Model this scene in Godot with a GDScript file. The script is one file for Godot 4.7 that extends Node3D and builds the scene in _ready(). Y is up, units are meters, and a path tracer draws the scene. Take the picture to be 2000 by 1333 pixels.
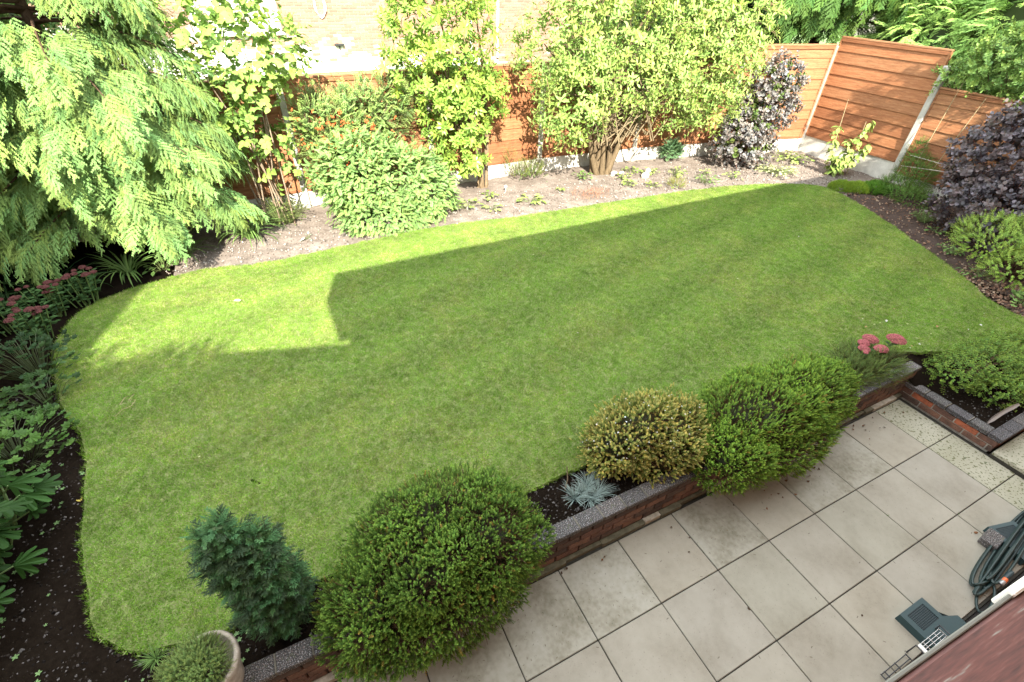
extends Node3D
# A back garden seen from a first-floor window: lawn, borders, orange fence, retaining wall, patio.

var rng := RandomNumberGenerator.new()
var nz := FastNoiseLite.new()
var names := {}
var M := {}
var box_cache := {}

# ---------------------------------------------------------------- mesh builder
class MB:
	var v := PackedVector3Array()
	var c := PackedColorArray()
	var ix := PackedInt32Array()

	func vert(p: Vector3, col: Color) -> int:
		v.append(p)
		c.append(col)
		return v.size() - 1

	func tri(a: Vector3, b: Vector3, d: Vector3, col: Color) -> void:
		var k := v.size()
		v.append(a); v.append(b); v.append(d)
		c.append(col); c.append(col); c.append(col)
		ix.append(k); ix.append(k + 1); ix.append(k + 2)

	func quad(a: Vector3, b: Vector3, d: Vector3, e: Vector3, col: Color) -> void:
		var k := v.size()
		v.append(a); v.append(b); v.append(d); v.append(e)
		for n in 4:
			c.append(col)
		ix.append_array(PackedInt32Array([k, k + 1, k + 2, k, k + 2, k + 3]))

	func tube(pts: Array, radii: Array, sides: int, col: Color) -> void:
		var start := v.size()
		var n := pts.size()
		var side := Vector3.RIGHT
		for i in n:
			var p: Vector3 = pts[i]
			var d: Vector3 = (pts[mini(i + 1, n - 1)] - pts[maxi(i - 1, 0)])
			d = d.normalized() if d.length() > 1e-6 else Vector3.UP
			side = side - d * side.dot(d)
			if side.length() < 0.01:
				side = d.cross(Vector3(0.31, 0.2, 0.9))
			side = side.normalized()
			var up := d.cross(side)
			var r: float = radii[i]
			for s in sides:
				var a := TAU * s / sides
				vert(p + (side * cos(a) + up * sin(a)) * r, col)
		for i in n - 1:
			for s in sides:
				var a := start + i * sides + s
				var b := start + i * sides + (s + 1) % sides
				ix.append_array(PackedInt32Array([a, b, b + sides, a, b + sides, a + sides]))
		var c0 := vert(pts[0], col)
		var c1 := vert(pts[n - 1], col)
		for s in sides:
			ix.append_array(PackedInt32Array([start + (s + 1) % sides, start + s, c0]))
			ix.append_array(PackedInt32Array([start + (n - 1) * sides + s, start + (n - 1) * sides + (s + 1) % sides, c1]))

	func lathe(prof: Array, sides: int, col: Color) -> void:   # prof: [radius, y] pairs, round the y axis
		var start := v.size()
		for q in prof:
			for s in sides:
				var a := TAU * s / sides
				vert(Vector3(cos(a) * q[0], q[1], sin(a) * q[0]), col)
		for i in prof.size() - 1:
			for s in sides:
				var a := start + i * sides + s
				var b := start + i * sides + (s + 1) % sides
				ix.append_array(PackedInt32Array([a, b, b + sides, a, b + sides, a + sides]))

	func box(lo: Vector3, hi: Vector3, col: Color) -> void:
		var p := []
		for k in 8:
			p.append(Vector3(hi.x if k & 1 else lo.x, hi.y if k & 2 else lo.y, hi.z if k & 4 else lo.z))
		for f in [[0, 1, 3, 2], [5, 4, 6, 7], [4, 0, 2, 6], [1, 5, 7, 3], [2, 3, 7, 6], [4, 5, 1, 0]]:
			quad(p[f[0]], p[f[1]], p[f[2]], p[f[3]], col)

	# a leaf that grows along +Y of xf, as wide as X, facing Z; profile is a list of half widths from base to tip
	func leaf(xf: Transform3D, l: float, w: float, prof: Array, fold: float, curl: float, col: Color, tip := Color(-1, 0, 0)) -> void:
		var n := prof.size()
		var k := v.size()
		for i in n:
			var t := float(i) / (n - 1)
			var a := curl * t
			var y := l * (t if absf(curl) < 0.01 else sin(a) / curl)
			var z := -l * (0.0 if absf(curl) < 0.01 else (1.0 - cos(a)) / curl)
			var hw: float = prof[i] * w
			var cc := col if tip.r < 0.0 else col.lerp(tip, t)
			vert(xf * Vector3(-hw, y, z + fold * hw), cc)
			vert(xf * Vector3(0, y, z), cc)
			vert(xf * Vector3(hw, y, z + fold * hw), cc)
		for i in n - 1:
			var b := k + i * 3
			ix.append_array(PackedInt32Array([b, b + 1, b + 4, b, b + 4, b + 3, b + 1, b + 2, b + 5, b + 1, b + 5, b + 4]))

	# a round leaf with lobes round its edge and a notch at the stalk
	func scallop(xf: Transform3D, r: float, lobes: int, col: Color, deep := 0.3, droop := 0.1) -> void:
		var k := vert(xf * Vector3.ZERO, col * 0.9)
		var n := lobes * (4 if deep < 0.4 else 6)
		for i in n + 1:
			var u := float(i) / n
			var a := (u - 0.5) * 5.5
			var e := absf(fmod(u * lobes, 1.0) - 0.5) * 2.0
			var q := r * (1.0 - deep * e * e) * (1.0 - 0.25 * absf(u - 0.5))
			vert(xf * Vector3(sin(a) * q, cos(a) * q + r * 0.3, q * 0.16 * (1.0 - 2.0 * e) - droop * q * q / r), col.lerp(col * 1.25, 1.0 - e))
		for i in n:
			ix.append_array(PackedInt32Array([k, k + 1 + i, k + 2 + i]))

	func ball(p: Vector3, r: Vector3, col: Color, rings := 5, segs := 7, jit := 0.0, rg: RandomNumberGenerator = null) -> void:
		var start := v.size()
		for i in rings + 1:
			var a := PI * i / rings
			for s in segs:
				var b := TAU * s / segs
				var q := Vector3(sin(a) * cos(b), cos(a), sin(a) * sin(b))
				if rg and i > 0 and i < rings:
					q *= 1.0 + rg.randf_range(-jit, jit)
				vert(p + q * r, col)
		for i in rings:
			for s in segs:
				var a := start + i * segs + s
				var b := start + i * segs + (s + 1) % segs
				ix.append_array(PackedInt32Array([a, b, b + segs, a, b + segs, a + segs]))

	func mesh(smooth := false) -> ArrayMesh:
		var arr := []
		arr.resize(Mesh.ARRAY_MAX)
		arr[Mesh.ARRAY_VERTEX] = v
		arr[Mesh.ARRAY_COLOR] = c
		arr[Mesh.ARRAY_INDEX] = ix
		if smooth:
			var nn := PackedVector3Array()
			nn.resize(v.size())
			for t in range(0, ix.size(), 3):
				var f := (v[ix[t + 2]] - v[ix[t]]).cross(v[ix[t + 1]] - v[ix[t]])
				for e in 3:
					nn[ix[t + e]] += f
			for i in nn.size():
				nn[i] = nn[i].normalized() if nn[i].length() > 1e-12 else Vector3.UP
			arr[Mesh.ARRAY_NORMAL] = nn
		var m := ArrayMesh.new()
		m.add_surface_from_arrays(Mesh.PRIMITIVE_TRIANGLES, arr)
		return m

const ELL := [0.0, 0.34, 0.5, 0.42, 0.0]
const LANCE := [0.05, 0.42, 0.4, 0.22, 0.0]
const ROUND := [0.08, 0.44, 0.55, 0.46, 0.0]
const HEART := [0.3, 0.56, 0.48, 0.26, 0.0]
const DIAM := [0.0, 0.5, 0.0]
const STRAP := [0.4, 0.5, 0.45, 0.3, 0.0]
const SPOON := [0.08, 0.2, 0.46, 0.46, 0.0]

# ---------------------------------------------------------------- naming helpers
func numbered(n: String) -> String:
	if not names.has(n):
		names[n] = 0
		return n
	names[n] += 1
	return "%s_%03d" % [n, names[n]]

func thing(n: String, label: String, category: String, at := Vector3.ZERO, group := "") -> Node3D:
	var o := Node3D.new()
	o.name = numbered(n)
	add_child(o)
	o.position = at
	tag(o, label, category, group)
	return o

func tag(o: Node3D, label: String, category: String, group := "") -> void:
	o.set_meta("label", label)
	o.set_meta("category", category)
	if group:
		o.set_meta("group", group)

func part(n: String, m: Mesh, mat: Material, parent: Node3D, at := Vector3.ZERO) -> MeshInstance3D:
	var o := MeshInstance3D.new()
	o.name = n
	o.mesh = m
	o.material_override = mat
	parent.add_child(o, true)
	o.position = at
	return o

func struct(n: String, m: Mesh, mat: Material) -> MeshInstance3D:
	var o := MeshInstance3D.new()
	o.name = numbered(n)
	o.mesh = m
	o.material_override = mat
	o.set_meta("kind", "structure")
	add_child(o)
	return o

func solo(n: String, m: Mesh, mat: Material, label: String, category: String, at := Vector3.ZERO, group := "") -> MeshInstance3D:
	var o := MeshInstance3D.new()
	o.name = numbered(n)
	o.mesh = m
	o.material_override = mat
	add_child(o)
	o.position = at
	tag(o, label, category, group)
	return o

func copies(n: String, mesh: Mesh, mat: Material, xf: Array, tints: Array, parent: Node3D) -> MultiMeshInstance3D:
	var mm := MultiMesh.new()
	mm.transform_format = MultiMesh.TRANSFORM_3D
	mm.use_colors = true
	mm.mesh = mesh
	mm.instance_count = xf.size()
	for i in xf.size():
		mm.set_instance_transform(i, xf[i])
		mm.set_instance_color(i, tints[i])
	var o := MultiMeshInstance3D.new()
	o.name = n
	o.multimesh = mm
	o.material_override = mat
	o.set_meta("kind", "stuff")
	parent.add_child(o, true)
	return o

# ---------------------------------------------------------------- small maths
func rnd(a: float, b: float) -> float:
	return rng.randf_range(a, b)

func rdir() -> Vector3:
	var z := rnd(-1, 1)
	var a := rnd(0, TAU)
	var r := sqrt(1 - z * z)
	return Vector3(r * cos(a), z, r * sin(a))

func facing(d: Vector3, normal: Vector3, roll := 0.0) -> Basis:   # Y along d, Z towards normal
	var y := d.normalized()
	var z := normal - y * normal.dot(y)
	if z.length() < 0.05:
		z = Vector3(0.3, 0.1, 0.9) - y * Vector3(0.3, 0.1, 0.9).dot(y)
	z = z.normalized()
	var b := Basis(y.cross(z), y, z)
	return b.rotated(y, roll) if roll else b

func lin(r: float, g: float, b: float) -> Color:
	return Color(r, g, b).linear_to_srgb()

func tone(base: Color, p: Vector3, v: float, f := 2.0, hue := 0.12) -> Color:
	var k := 1.0 + v * nz.get_noise_3d(p.x * f * 10, p.y * f * 10, p.z * f * 10) * 1.4 + rnd(-v, v) * 0.6
	var h := rnd(-hue, hue)
	return Color(base.r * k * (1 + h), base.g * k, base.b * k * (1 - h))

# ---------------------------------------------------------------- textures and materials
func noise_bytes(size: int, freq: float, oct: int, type: int, sd: int) -> PackedByteArray:
	var n := FastNoiseLite.new()
	n.seed = sd
	n.noise_type = type
	n.frequency = freq
	n.fractal_octaves = oct
	return n.get_seamless_image(size, size).get_data()

# layers: [frequency, octaves, weight, seed]; stops: [[pos, Color], ...]; specks: [[frequency, threshold 0..1, Color, seed], ...]
func ramp_image(size: int, layers: Array, stops: Array, specks := []) -> Image:
	var g := Gradient.new()
	g.offsets = PackedFloat32Array(stops.map(func(s): return s[0]))
	g.colors = PackedColorArray(stops.map(func(s): return s[1]))
	var lut := []
	for i in 256:
		var q := g.sample(i / 255.0)
		lut.append([int(q.r * 255), int(q.g * 255), int(q.b * 255)])
	var ls := layers.map(func(l): return noise_bytes(size, l[0], l[1], FastNoiseLite.TYPE_SIMPLEX_SMOOTH, l[3]))
	var ss := specks.map(func(s): return noise_bytes(size, s[0], 1, FastNoiseLite.TYPE_SIMPLEX, s[3]))
	var out := PackedByteArray()
	out.resize(size * size * 3)
	for i in size * size:
		var t := 0.0
		for k in ls.size():
			t += ls[k][i] * layers[k][2]
		var q = lut[clampi(int(t), 0, 255)]
		var r: int = q[0]
		var gg: int = q[1]
		var b: int = q[2]
		for k in ss.size():
			if ss[k][i] > specks[k][1] * 255.0:
				var sc: Color = specks[k][2]
				r = int(lerpf(r, sc.r * 255, sc.a)); gg = int(lerpf(gg, sc.g * 255, sc.a)); b = int(lerpf(b, sc.b * 255, sc.a))
		out[i * 3] = r; out[i * 3 + 1] = gg; out[i * 3 + 2] = b
	return Image.create_from_data(size, size, false, Image.FORMAT_RGB8, out)

func tri_mat(n: String, img: Image, scale: Vector3, rough: float, relief := 0.0, tint := Color.WHITE) -> StandardMaterial3D:
	var m := StandardMaterial3D.new()
	m.resource_name = n
	m.albedo_color = tint
	m.albedo_texture = ImageTexture.create_from_image(img)
	m.uv1_triplanar = true
	m.uv1_world_triplanar = true
	m.uv1_scale = scale
	m.roughness = rough
	if relief > 0.0:
		m.heightmap_enabled = true
		m.heightmap_texture = m.albedo_texture
		m.heightmap_scale = relief
	M[n] = m
	return m

func tinted(n: String, from: StandardMaterial3D, tint: Color) -> StandardMaterial3D:
	var m: StandardMaterial3D = from.duplicate()
	m.resource_name = n
	m.albedo_color = tint.linear_to_srgb()
	M[n] = m
	return m

func plain(n: String, r: float, g: float, b: float, rough: float, metal := 0.0) -> StandardMaterial3D:
	var m := StandardMaterial3D.new()
	m.resource_name = n
	m.albedo_color = lin(r, g, b)
	m.roughness = rough
	m.metallic = metal
	M[n] = m
	return m

func leafy(n: String, rough: float, through: float, spec := 0.5) -> StandardMaterial3D:
	var m := StandardMaterial3D.new()
	m.resource_name = n
	m.vertex_color_use_as_albedo = true
	m.roughness = rough
	m.metallic_specular = spec
	m.cull_mode = BaseMaterial3D.CULL_DISABLED
	if through > 0.0:
		m.backlight_enabled = true
		m.backlight = Color(through, through, through * 0.8).linear_to_srgb()
	M[n] = m
	return m

func bevel_box(s: Vector3, b: float) -> ArrayMesh:   # centred, with chamfered edges
	var key := "%s %s" % [s, b]
	if box_cache.has(key):
		return box_cache[key]
	var mb := MB.new()
	var h := s / 2
	var W := Color.WHITE
	var P := func(ax: int, sg: Vector3) -> Vector3:
		var p := Vector3(sg.x * (h.x - b), sg.y * (h.y - b), sg.z * (h.z - b))
		p[ax] = sg[ax] * h[ax]
		return p
	var sgs := []
	for k in 8:
		sgs.append(Vector3(1 if k & 1 else -1, 1 if k & 2 else -1, 1 if k & 4 else -1))
	for ax in 3:
		var u := (ax + 1) % 3
		var w := (ax + 2) % 3
		for e in [-1.0, 1.0]:
			var q := []
			for d in [[-1, -1], [1, -1], [1, 1], [-1, 1]]:
				var sg := Vector3.ZERO
				sg[ax] = e; sg[u] = d[0]; sg[w] = d[1]
				q.append(P.call(ax, sg))
			if e < 0:
				q.reverse()
			mb.quad(q[3], q[2], q[1], q[0], W)
		for e in [-1.0, 1.0]:
			for f in [-1.0, 1.0]:   # edge along ax between faces u and w
				var q := []
				for d in [[-1, u], [1, u], [1, w], [-1, w]]:
					var sg := Vector3.ZERO
					sg[ax] = d[0]; sg[u] = e; sg[w] = f
					q.append(P.call(d[1], sg))
				mb.quad(q[0], q[1], q[2], q[3], W)
	for sg in sgs:
		mb.tri(P.call(0, sg), P.call(1, sg), P.call(2, sg), W)
	box_cache[key] = mb.mesh()
	return box_cache[key]

# ---------------------------------------------------------------- foliage meshes
func sprig(n: int, length: float, ll: float, lw: float, prof: Array, opt := {}) -> ArrayMesh:
	# a stem along +Y with n leaves; opt: angle, ring (leaves per node), fold, curl, stem Color, col Color, tip Color, vary, base (bare share), flat (leaves to both sides only), shrink
	var mb := MB.new()
	var ang: float = opt.get("angle", 0.9)
	var ring: int = opt.get("ring", 2)
	var bare: float = opt.get("base", 0.15)
	var col: Color = opt.get("col", Color(0.1, 0.2, 0.04))
	var tip: Color = opt.get("tip", col)
	var vary: float = opt.get("vary", 0.15)
	var flat: bool = opt.get("flat", false)
	var bend: float = opt.get("bend", 0.0)
	var sr: float = opt.get("stem_r", length * 0.012)
	mb.tube([Vector3.ZERO, Vector3(0, length * 0.5, -bend * length * 0.25), Vector3(0, length, -bend * length)], [sr, sr * 0.8, sr * 0.4], 3, opt.get("stem", Color(0.16, 0.1, 0.05)))
	var nodes := maxi(1, n / ring)
	for i in nodes:
		var t := bare + (1.0 - bare) * (i + 0.5) / nodes
		var p := Vector3(0, length * t, -bend * length * t * t)
		for r in ring:
			var a := TAU * r / ring + (i % 2) * PI / ring + rnd(-0.25, 0.25)
			if flat:
				a = (0.0 if (i + r) % 2 else PI) + rnd(-0.35, 0.35)
			var up := ang * rnd(0.75, 1.2)
			if i == nodes - 1:
				up *= 0.55
			var out := Vector3(cos(a), 0, sin(a))
			var d := out * sin(up) + Vector3.UP * cos(up)
			var nrm := Vector3(0, 0, 1) * 0.8 + Vector3.UP * 0.4 if flat else Vector3.UP * sin(up) - out * cos(up)
			var b := facing(d, nrm, rnd(-0.3, 0.3))
			var k := 1.0 + rnd(-vary, vary)
			var cc := col.lerp(tip, t * t)
			cc = Color(cc.r * k, cc.g * k, cc.b * k)
			var s: float = rnd(0.8, 1.1) * (1.0 - opt.get("shrink", 0.3) * t)
			mb.leaf(Transform3D(b, p), ll * s, lw * s, prof, opt.get("fold", 0.25), opt.get("curl", 0.5) * rnd(0.5, 1.3), cc)
	return mb.mesh()

func fan_spray(l: float, width: float, droop: float, col: Color, tip: Color, fingers := 5) -> ArrayMesh:
	# a flat, branched conifer spray along +Y that faces +Z and droops at its tips
	var mb := MB.new()
	var bend := func(p: Vector3) -> Vector3:
		var y := p.y / l
		return Vector3(p.x, p.y, p.z - droop * l * y * y - droop * 0.5 * p.x * p.x / l)
	var strip := func(a: Vector3, b: Vector3, w: float, ca: Color, cb: Color) -> void:
		var d := (b - a).normalized()
		var s := Vector3(-d.y, d.x, 0) * w
		var m := a.lerp(b, 0.45)
		var k := mb.v.size()
		mb.vert(bend.call(a), ca); mb.vert(bend.call(m + s + Vector3(0, 0, -w * 0.6)), ca); mb.vert(bend.call(b), cb); mb.vert(bend.call(m - s + Vector3(0, 0, -w * 0.6)), ca)
		mb.vert(bend.call(m + Vector3(0, 0, w * 0.5)), ca)
		mb.ix.append_array(PackedInt32Array([k, k + 1, k + 4, k + 1, k + 2, k + 4, k + 2, k + 3, k + 4, k + 3, k, k + 4]))
	strip.call(Vector3.ZERO, Vector3(0, l, 0), l * 0.018, col * 0.8, tip)
	var n := fingers
	for i in n:
		var t := 0.06 + 0.8 * i / (n - 1.0)
		for s in [-1.0, 1.0]:
			var y0 := l * (t + (0.06 if s > 0 else 0.0))
			var bl := width * (1.0 - t * 0.7) * rnd(0.85, 1.2) * minf(1.0, 0.6 + t * 2.0)
			var ang := rnd(0.55, 0.8)
			var a := Vector3(0, y0, rnd(-0.01, 0.01) * l)
			var d := Vector3(s * sin(ang), cos(ang), rnd(-0.15, 0.12))
			var b := a + d * bl
			strip.call(a, b, l * 0.02, col, tip)
			var m := maxi(3, int(bl / (l * 0.06)))
			for j in m:
				var u := (j + 0.6) / (m + 0.3)
				var q := a.lerp(b, u)
				for s2 in [-1.0, 1.0]:
					var e := Vector3(s * sin(ang + s2 * 0.6), cos(ang + s2 * 0.6), rnd(-0.25, 0.05))
					strip.call(q, q + e * l * rnd(0.075, 0.1) * (1.15 - u * 0.6), l * 0.017, col, tip)
	for j in 5:
		for s2 in [-1.0, 1.0]:
			var q := Vector3(0, l * (0.8 + 0.04 * j), 0)
			strip.call(q, q + Vector3(s2 * 0.55, 0.83, -0.1) * l * 0.08, l * 0.017, col, tip)
	return mb.mesh()

func tuft(n: int, h: float, r: float, w: float, cols: Array, lean := 0.5, curl := 0.0, seg := 1) -> ArrayMesh:
	var mb := MB.new()
	for i in n:
		var a := rnd(0, TAU)
		var q := sqrt(rng.randf()) * r
		var p := Vector3(cos(a) * q, 0, sin(a) * q)
		var d := Vector3(rnd(-lean, lean), 1, rnd(-lean, lean))
		var hh := h * rnd(0.6, 1.25)
		var cc: Color = cols[rng.randi() % cols.size()]
		var k := rnd(0.8, 1.2)
		cc = Color(cc.r * k, cc.g * k, cc.b * k)
		if seg == 1:
			var s := Vector3(cos(a * 7.0), 0, sin(a * 7.0)) * w * 0.5
			mb.tri(p - s, p + s, p + d.normalized() * hh, cc)
		else:
			mb.leaf(Transform3D(facing(d, Vector3(cos(a), 0.3, sin(a)) * -1.0), p), hh, w, STRAP, 0.3, curl * rnd(0.6, 1.3), cc)
	return mb.mesh()

# ---------------------------------------------------------------- crowns
# lobes: [cx, cy, cz, rx, ry, rz] in the garden's own metres
func crown(parent: Node3D, n: String, mesh: Mesh, mat: Material, count: int, lobes: Array, o := {}) -> void:
	var base := parent.position
	var tot := 0.0
	var cum := []
	for l in lobes:
		tot += pow(l[3] * l[4] * l[5], 0.667) * (l[6] if l.size() > 6 else 1.0)
		cum.append(tot)
	var xf := []
	var tints := []
	var inner: float = o.get("inner", 0.75)
	var up: float = o.get("up", 0.35)
	var wild: float = o.get("wild", 0.4)
	var rough: float = o.get("rough", 0.12)
	var floor_y: float = o.get("floor", base.y + 0.02)
	var gap: float = o.get("gap", -1.0)
	var tries := 0
	while xf.size() < count and tries < count * 6:
		tries += 1
		var pick := rnd(0, tot)
		var k := 0
		while cum[k] < pick:
			k += 1
		var l = lobes[k]
		var d := rdir()
		if d.y < o.get("under", -0.55):
			continue
		var bump := 1.0 + rough * (nz.get_noise_3d(d.x * 28 + k * 40, d.y * 28, d.z * 28) + nz.get_noise_3d(d.x * 75 + k * 40, d.y * 75, d.z * 75 + 9)) * 1.3
		var f := lerpf(inner, 1.0, pow(rng.randf(), 0.6)) * bump
		var p := Vector3(l[0] + d.x * l[3] * f, l[1] + d.y * l[4] * f, l[2] + d.z * l[5] * f)
		if p.y < floor_y:
			continue
		var inside := false
		for j in lobes.size():
			if j != k:
				var q = lobes[j]
				if Vector3((p.x - q[0]) / q[3], (p.y - q[1]) / q[4], (p.z - q[2]) / q[5]).length() < inner * 0.9:
					inside = true
					break
		if inside:
			continue
		var gf: float = o.get("gapf", 55.0)
		if gap > -1.0 and nz.get_noise_3d(p.x * gf, p.y * gf, p.z * gf + 300) < gap:
			continue
		var nrm := Vector3(d.x / l[3], d.y / l[4], d.z / l[5]).normalized()
		var grow: Vector3 = nrm * o.get("out", 1.0) + Vector3.UP * up + rdir() * wild
		var b := facing(grow, Vector3.UP + nrm * 0.5 + rdir() * 0.4, o.get("roll", 0.4) * rnd(-1, 1))
		var s: float = rnd(o.get("smin", 0.8), o.get("smax", 1.2))
		xf.append(Transform3D(b.scaled(Vector3(s, s, s)), p - base))
		tints.append(tone(o.get("tint", Color.WHITE), p, o.get("var", 0.2), o.get("freq", 5.0), o.get("hue", 0.1)))
	copies(n, mesh, mat, xf, tints, parent)

func limbs(parent: Node3D, n: String, from: Vector3, lobes: Array, r: float, twigs: int, mat: Material, col: Color, spread := 0.05) -> void:
	var mb := MB.new()
	var base := parent.position
	for l in lobes:
		var c := Vector3(l[0], l[1], l[2])
		for t in twigs:
			var end := c + rdir() * Vector3(l[3], l[4], l[5]) * rnd(0.3, 0.9)
			if end.y < from.y:
				end.y = from.y + 0.05
			var s := from + Vector3(rnd(-spread, spread), 0, rnd(-spread, spread))
			var m := s.lerp(end, 0.5) + Vector3(rnd(-0.08, 0.08), 0.12 * s.distance_to(end), rnd(-0.08, 0.08))
			mb.tube([s - base, s.lerp(m, 0.5) - base + Vector3(0, 0.03, 0), m - base, m.lerp(end, 0.55) - base + Vector3(0, 0.02, 0), end - base], [r, r * 0.85, r * 0.6, r * 0.4, r * 0.15], 5, col)
	part(n, mb.mesh(true), mat, parent)

# a low plant: leaves on stalks from one root
func clump(n: String, label: String, at: Vector3, count: int, r: float, h: float, ll: float, lw: float, prof: Array, cols: Array, o := {}) -> Node3D:
	var t := thing(n, label, o.get("category", "plant"), at, o.get("group", ""))
	var mb := MB.new()
	var st := MB.new()
	for i in count:
		var a := rnd(0, TAU)
		var q := sqrt(rng.randf())
		var foot := Vector3(cos(a), 0, sin(a)) * r * q * 0.35
		var top := Vector3(cos(a) * r * q, h * (1.0 - 0.55 * q * q) * rnd(0.6, 1.1), sin(a) * r * q)
		if o.get("stalk", true):
			st.tube([foot, foot.lerp(top, 0.55) + Vector3(0, h * 0.15, 0), top], [0.004, 0.003, 0.002], 3, o.get("stem", Color(0.12, 0.16, 0.05)))
		var d := Vector3(cos(a), o.get("rise", 0.15) + rnd(-0.2, 0.3), sin(a)) + rdir() * 0.35
		var cc: Color = cols[rng.randi() % cols.size()]
		var k := rnd(0.8, 1.2)
		cc = Color(cc.r * k, cc.g * k, cc.b * k)
		var s := rnd(0.7, 1.2)
		var xf := Transform3D(facing(d, Vector3.UP + rdir() * 0.3), top)
		if o.get("lobed", 0) > 0:
			mb.scallop(xf, ll * s * 0.62, o.lobed, cc)
		else:
			mb.leaf(xf, ll * s, lw * s, prof, o.get("fold", 0.2), o.get("curl", 0.7) * rnd(0.5, 1.4), cc)
	part("leaves", mb.mesh(), o.get("mat", M.leaf), t)
	if o.get("stalk", true):
		part("stalks", st.mesh(), M.stem, t)
	return t

func strap_plant(n: String, label: String, at: Vector3, count: int, l: float, w: float, cols: Array, lean := 0.5, curl := 1.5, mat: Material = null) -> Node3D:
	var t := thing(n, label, "plant", at)
	var mb := MB.new()
	for i in count:
		var a := rnd(0, TAU)
		var p := Vector3(cos(a), 0, sin(a)) * rnd(0.0, 0.25) * l * 0.5
		var out := Vector3(cos(a), 0, sin(a))
		var d := out * lean * rnd(0.3, 1.2) + Vector3.UP
		var cc: Color = cols[rng.randi() % cols.size()]
		var k := rnd(0.8, 1.2)
		mb.leaf(Transform3D(facing(d, -out + Vector3.UP * 0.4), p), l * rnd(0.6, 1.15), w, [0.4, 0.5, 0.5, 0.46, 0.4, 0.28, 0.0], 0.5, curl * rnd(0.5, 1.3), Color(cc.r * k, cc.g * k, cc.b * k))
	part("leaves", mb.mesh(), mat if mat else M.leaf, t)
	return t

# ---------------------------------------------------------------- the garden's plan (metres)
const LAWN_Y := 0.36
var lawn_pts := [[-3.02, -1.3], [-3.28, -2.06], [-3.45, -3.32], [-3.75, -4.04], [-3.97, -4.9], [-3.97, -5.6], [-3.7, -6.08], [-3.17, -6.3], [-2.5, -6.45], [-1.69, -6.3], [-0.39, -6.4], [1.12, -6.46], [2.88, -6.26], [5.37, -6.12], [7.03, -5.96], [8.36, -5.6], [9.15, -5.15], [9.08, -4.37], [8.58, -3.25], [7.96, -2.06], [7.31, -1.05], [7.2, -0.4], [7.15, 0.35], [6.4, 0.4], [5.95, -0.4], [5.16, -0.84], [4.16, -1.18], [2.5, -1.22], [0.9, -1.2], [0.14, -1.15], [-1.67, -1.14], [-2.4, -1.06]]
var lawn := PackedVector2Array()

func lawn_outline() -> void:
	var n := lawn_pts.size()
	for i in n:
		var q := []
		for k in 4:
			var e = lawn_pts[(i + k - 1 + n) % n]
			q.append(Vector2(e[0], e[1]))
		for s in 5:
			var p: Vector2 = q[1].cubic_interpolate(q[2], q[0], q[3], s / 5.0)
			p += Vector2(nz.get_noise_2d(p.x * 60, p.y * 60), nz.get_noise_2d(p.y * 60 + 90, p.x * 60)) * 0.035
			lawn.append(p)

func soil_patch(n: String, x0: float, x1: float, z0: float, z1: float, step: float, height: Callable, mat: Material) -> void:
	var mb := MB.new()
	var nx := int((x1 - x0) / step) + 1
	var nzz := int((z1 - z0) / step) + 1
	for j in nzz + 1:
		for i in nx + 1:
			var x := minf(x0 + i * step, x1)
			var z := minf(z0 + j * step, z1)
			var y: float = height.call(x, z)
			y += nz.get_noise_2d(x * 45, z * 45) * 0.03 + nz.get_noise_2d(x * 260, z * 260 + 50) * 0.018
			mb.vert(Vector3(x, y, z), Color.WHITE)
	for j in nzz:
		for i in nx:
			var a := j * (nx + 1) + i
			mb.ix.append_array(PackedInt32Array([a, a + 1, a + nx + 2, a, a + nx + 2, a + nx + 1]))
	struct(n, mb.mesh(true), mat)

func soil_bits(n: String, label: String, count: int, area: Array, y: float, cols: Array, smin: float, smax: float) -> void:
	var mb := MB.new()
	mb.ball(Vector3.ZERO, Vector3(1, 0.7, 0.8), Color.WHITE, 4, 6, 0.25, rng)
	var m := mb.mesh()
	var xf := []
	var tints := []
	while xf.size() < count:
		var r = area[rng.randi() % area.size()]
		var p := Vector2(rnd(r[0], r[1]), rnd(r[2], r[3]))
		if Geometry2D.is_point_in_polygon(p, lawn):
			continue
		var s := rnd(smin, smax) * rnd(0.5, 1.0)
		xf.append(Transform3D(Basis.from_euler(Vector3(rnd(0, 6), rnd(0, 6), rnd(0, 6))).scaled(Vector3(s, s, s)), Vector3(p.x, y + nz.get_noise_2d(p.x * 45, p.y * 45) * 0.03, p.y)))
		var cc: Color = cols[rng.randi() % cols.size()]
		var k := rnd(0.7, 1.25)
		tints.append(Color(cc.r * k, cc.g * k, cc.b * k))
	var t := thing(n, label, "soil")
	t.set_meta("kind", "stuff")
	copies("crumbs", m, M.crumb, xf, tints, t)

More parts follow.
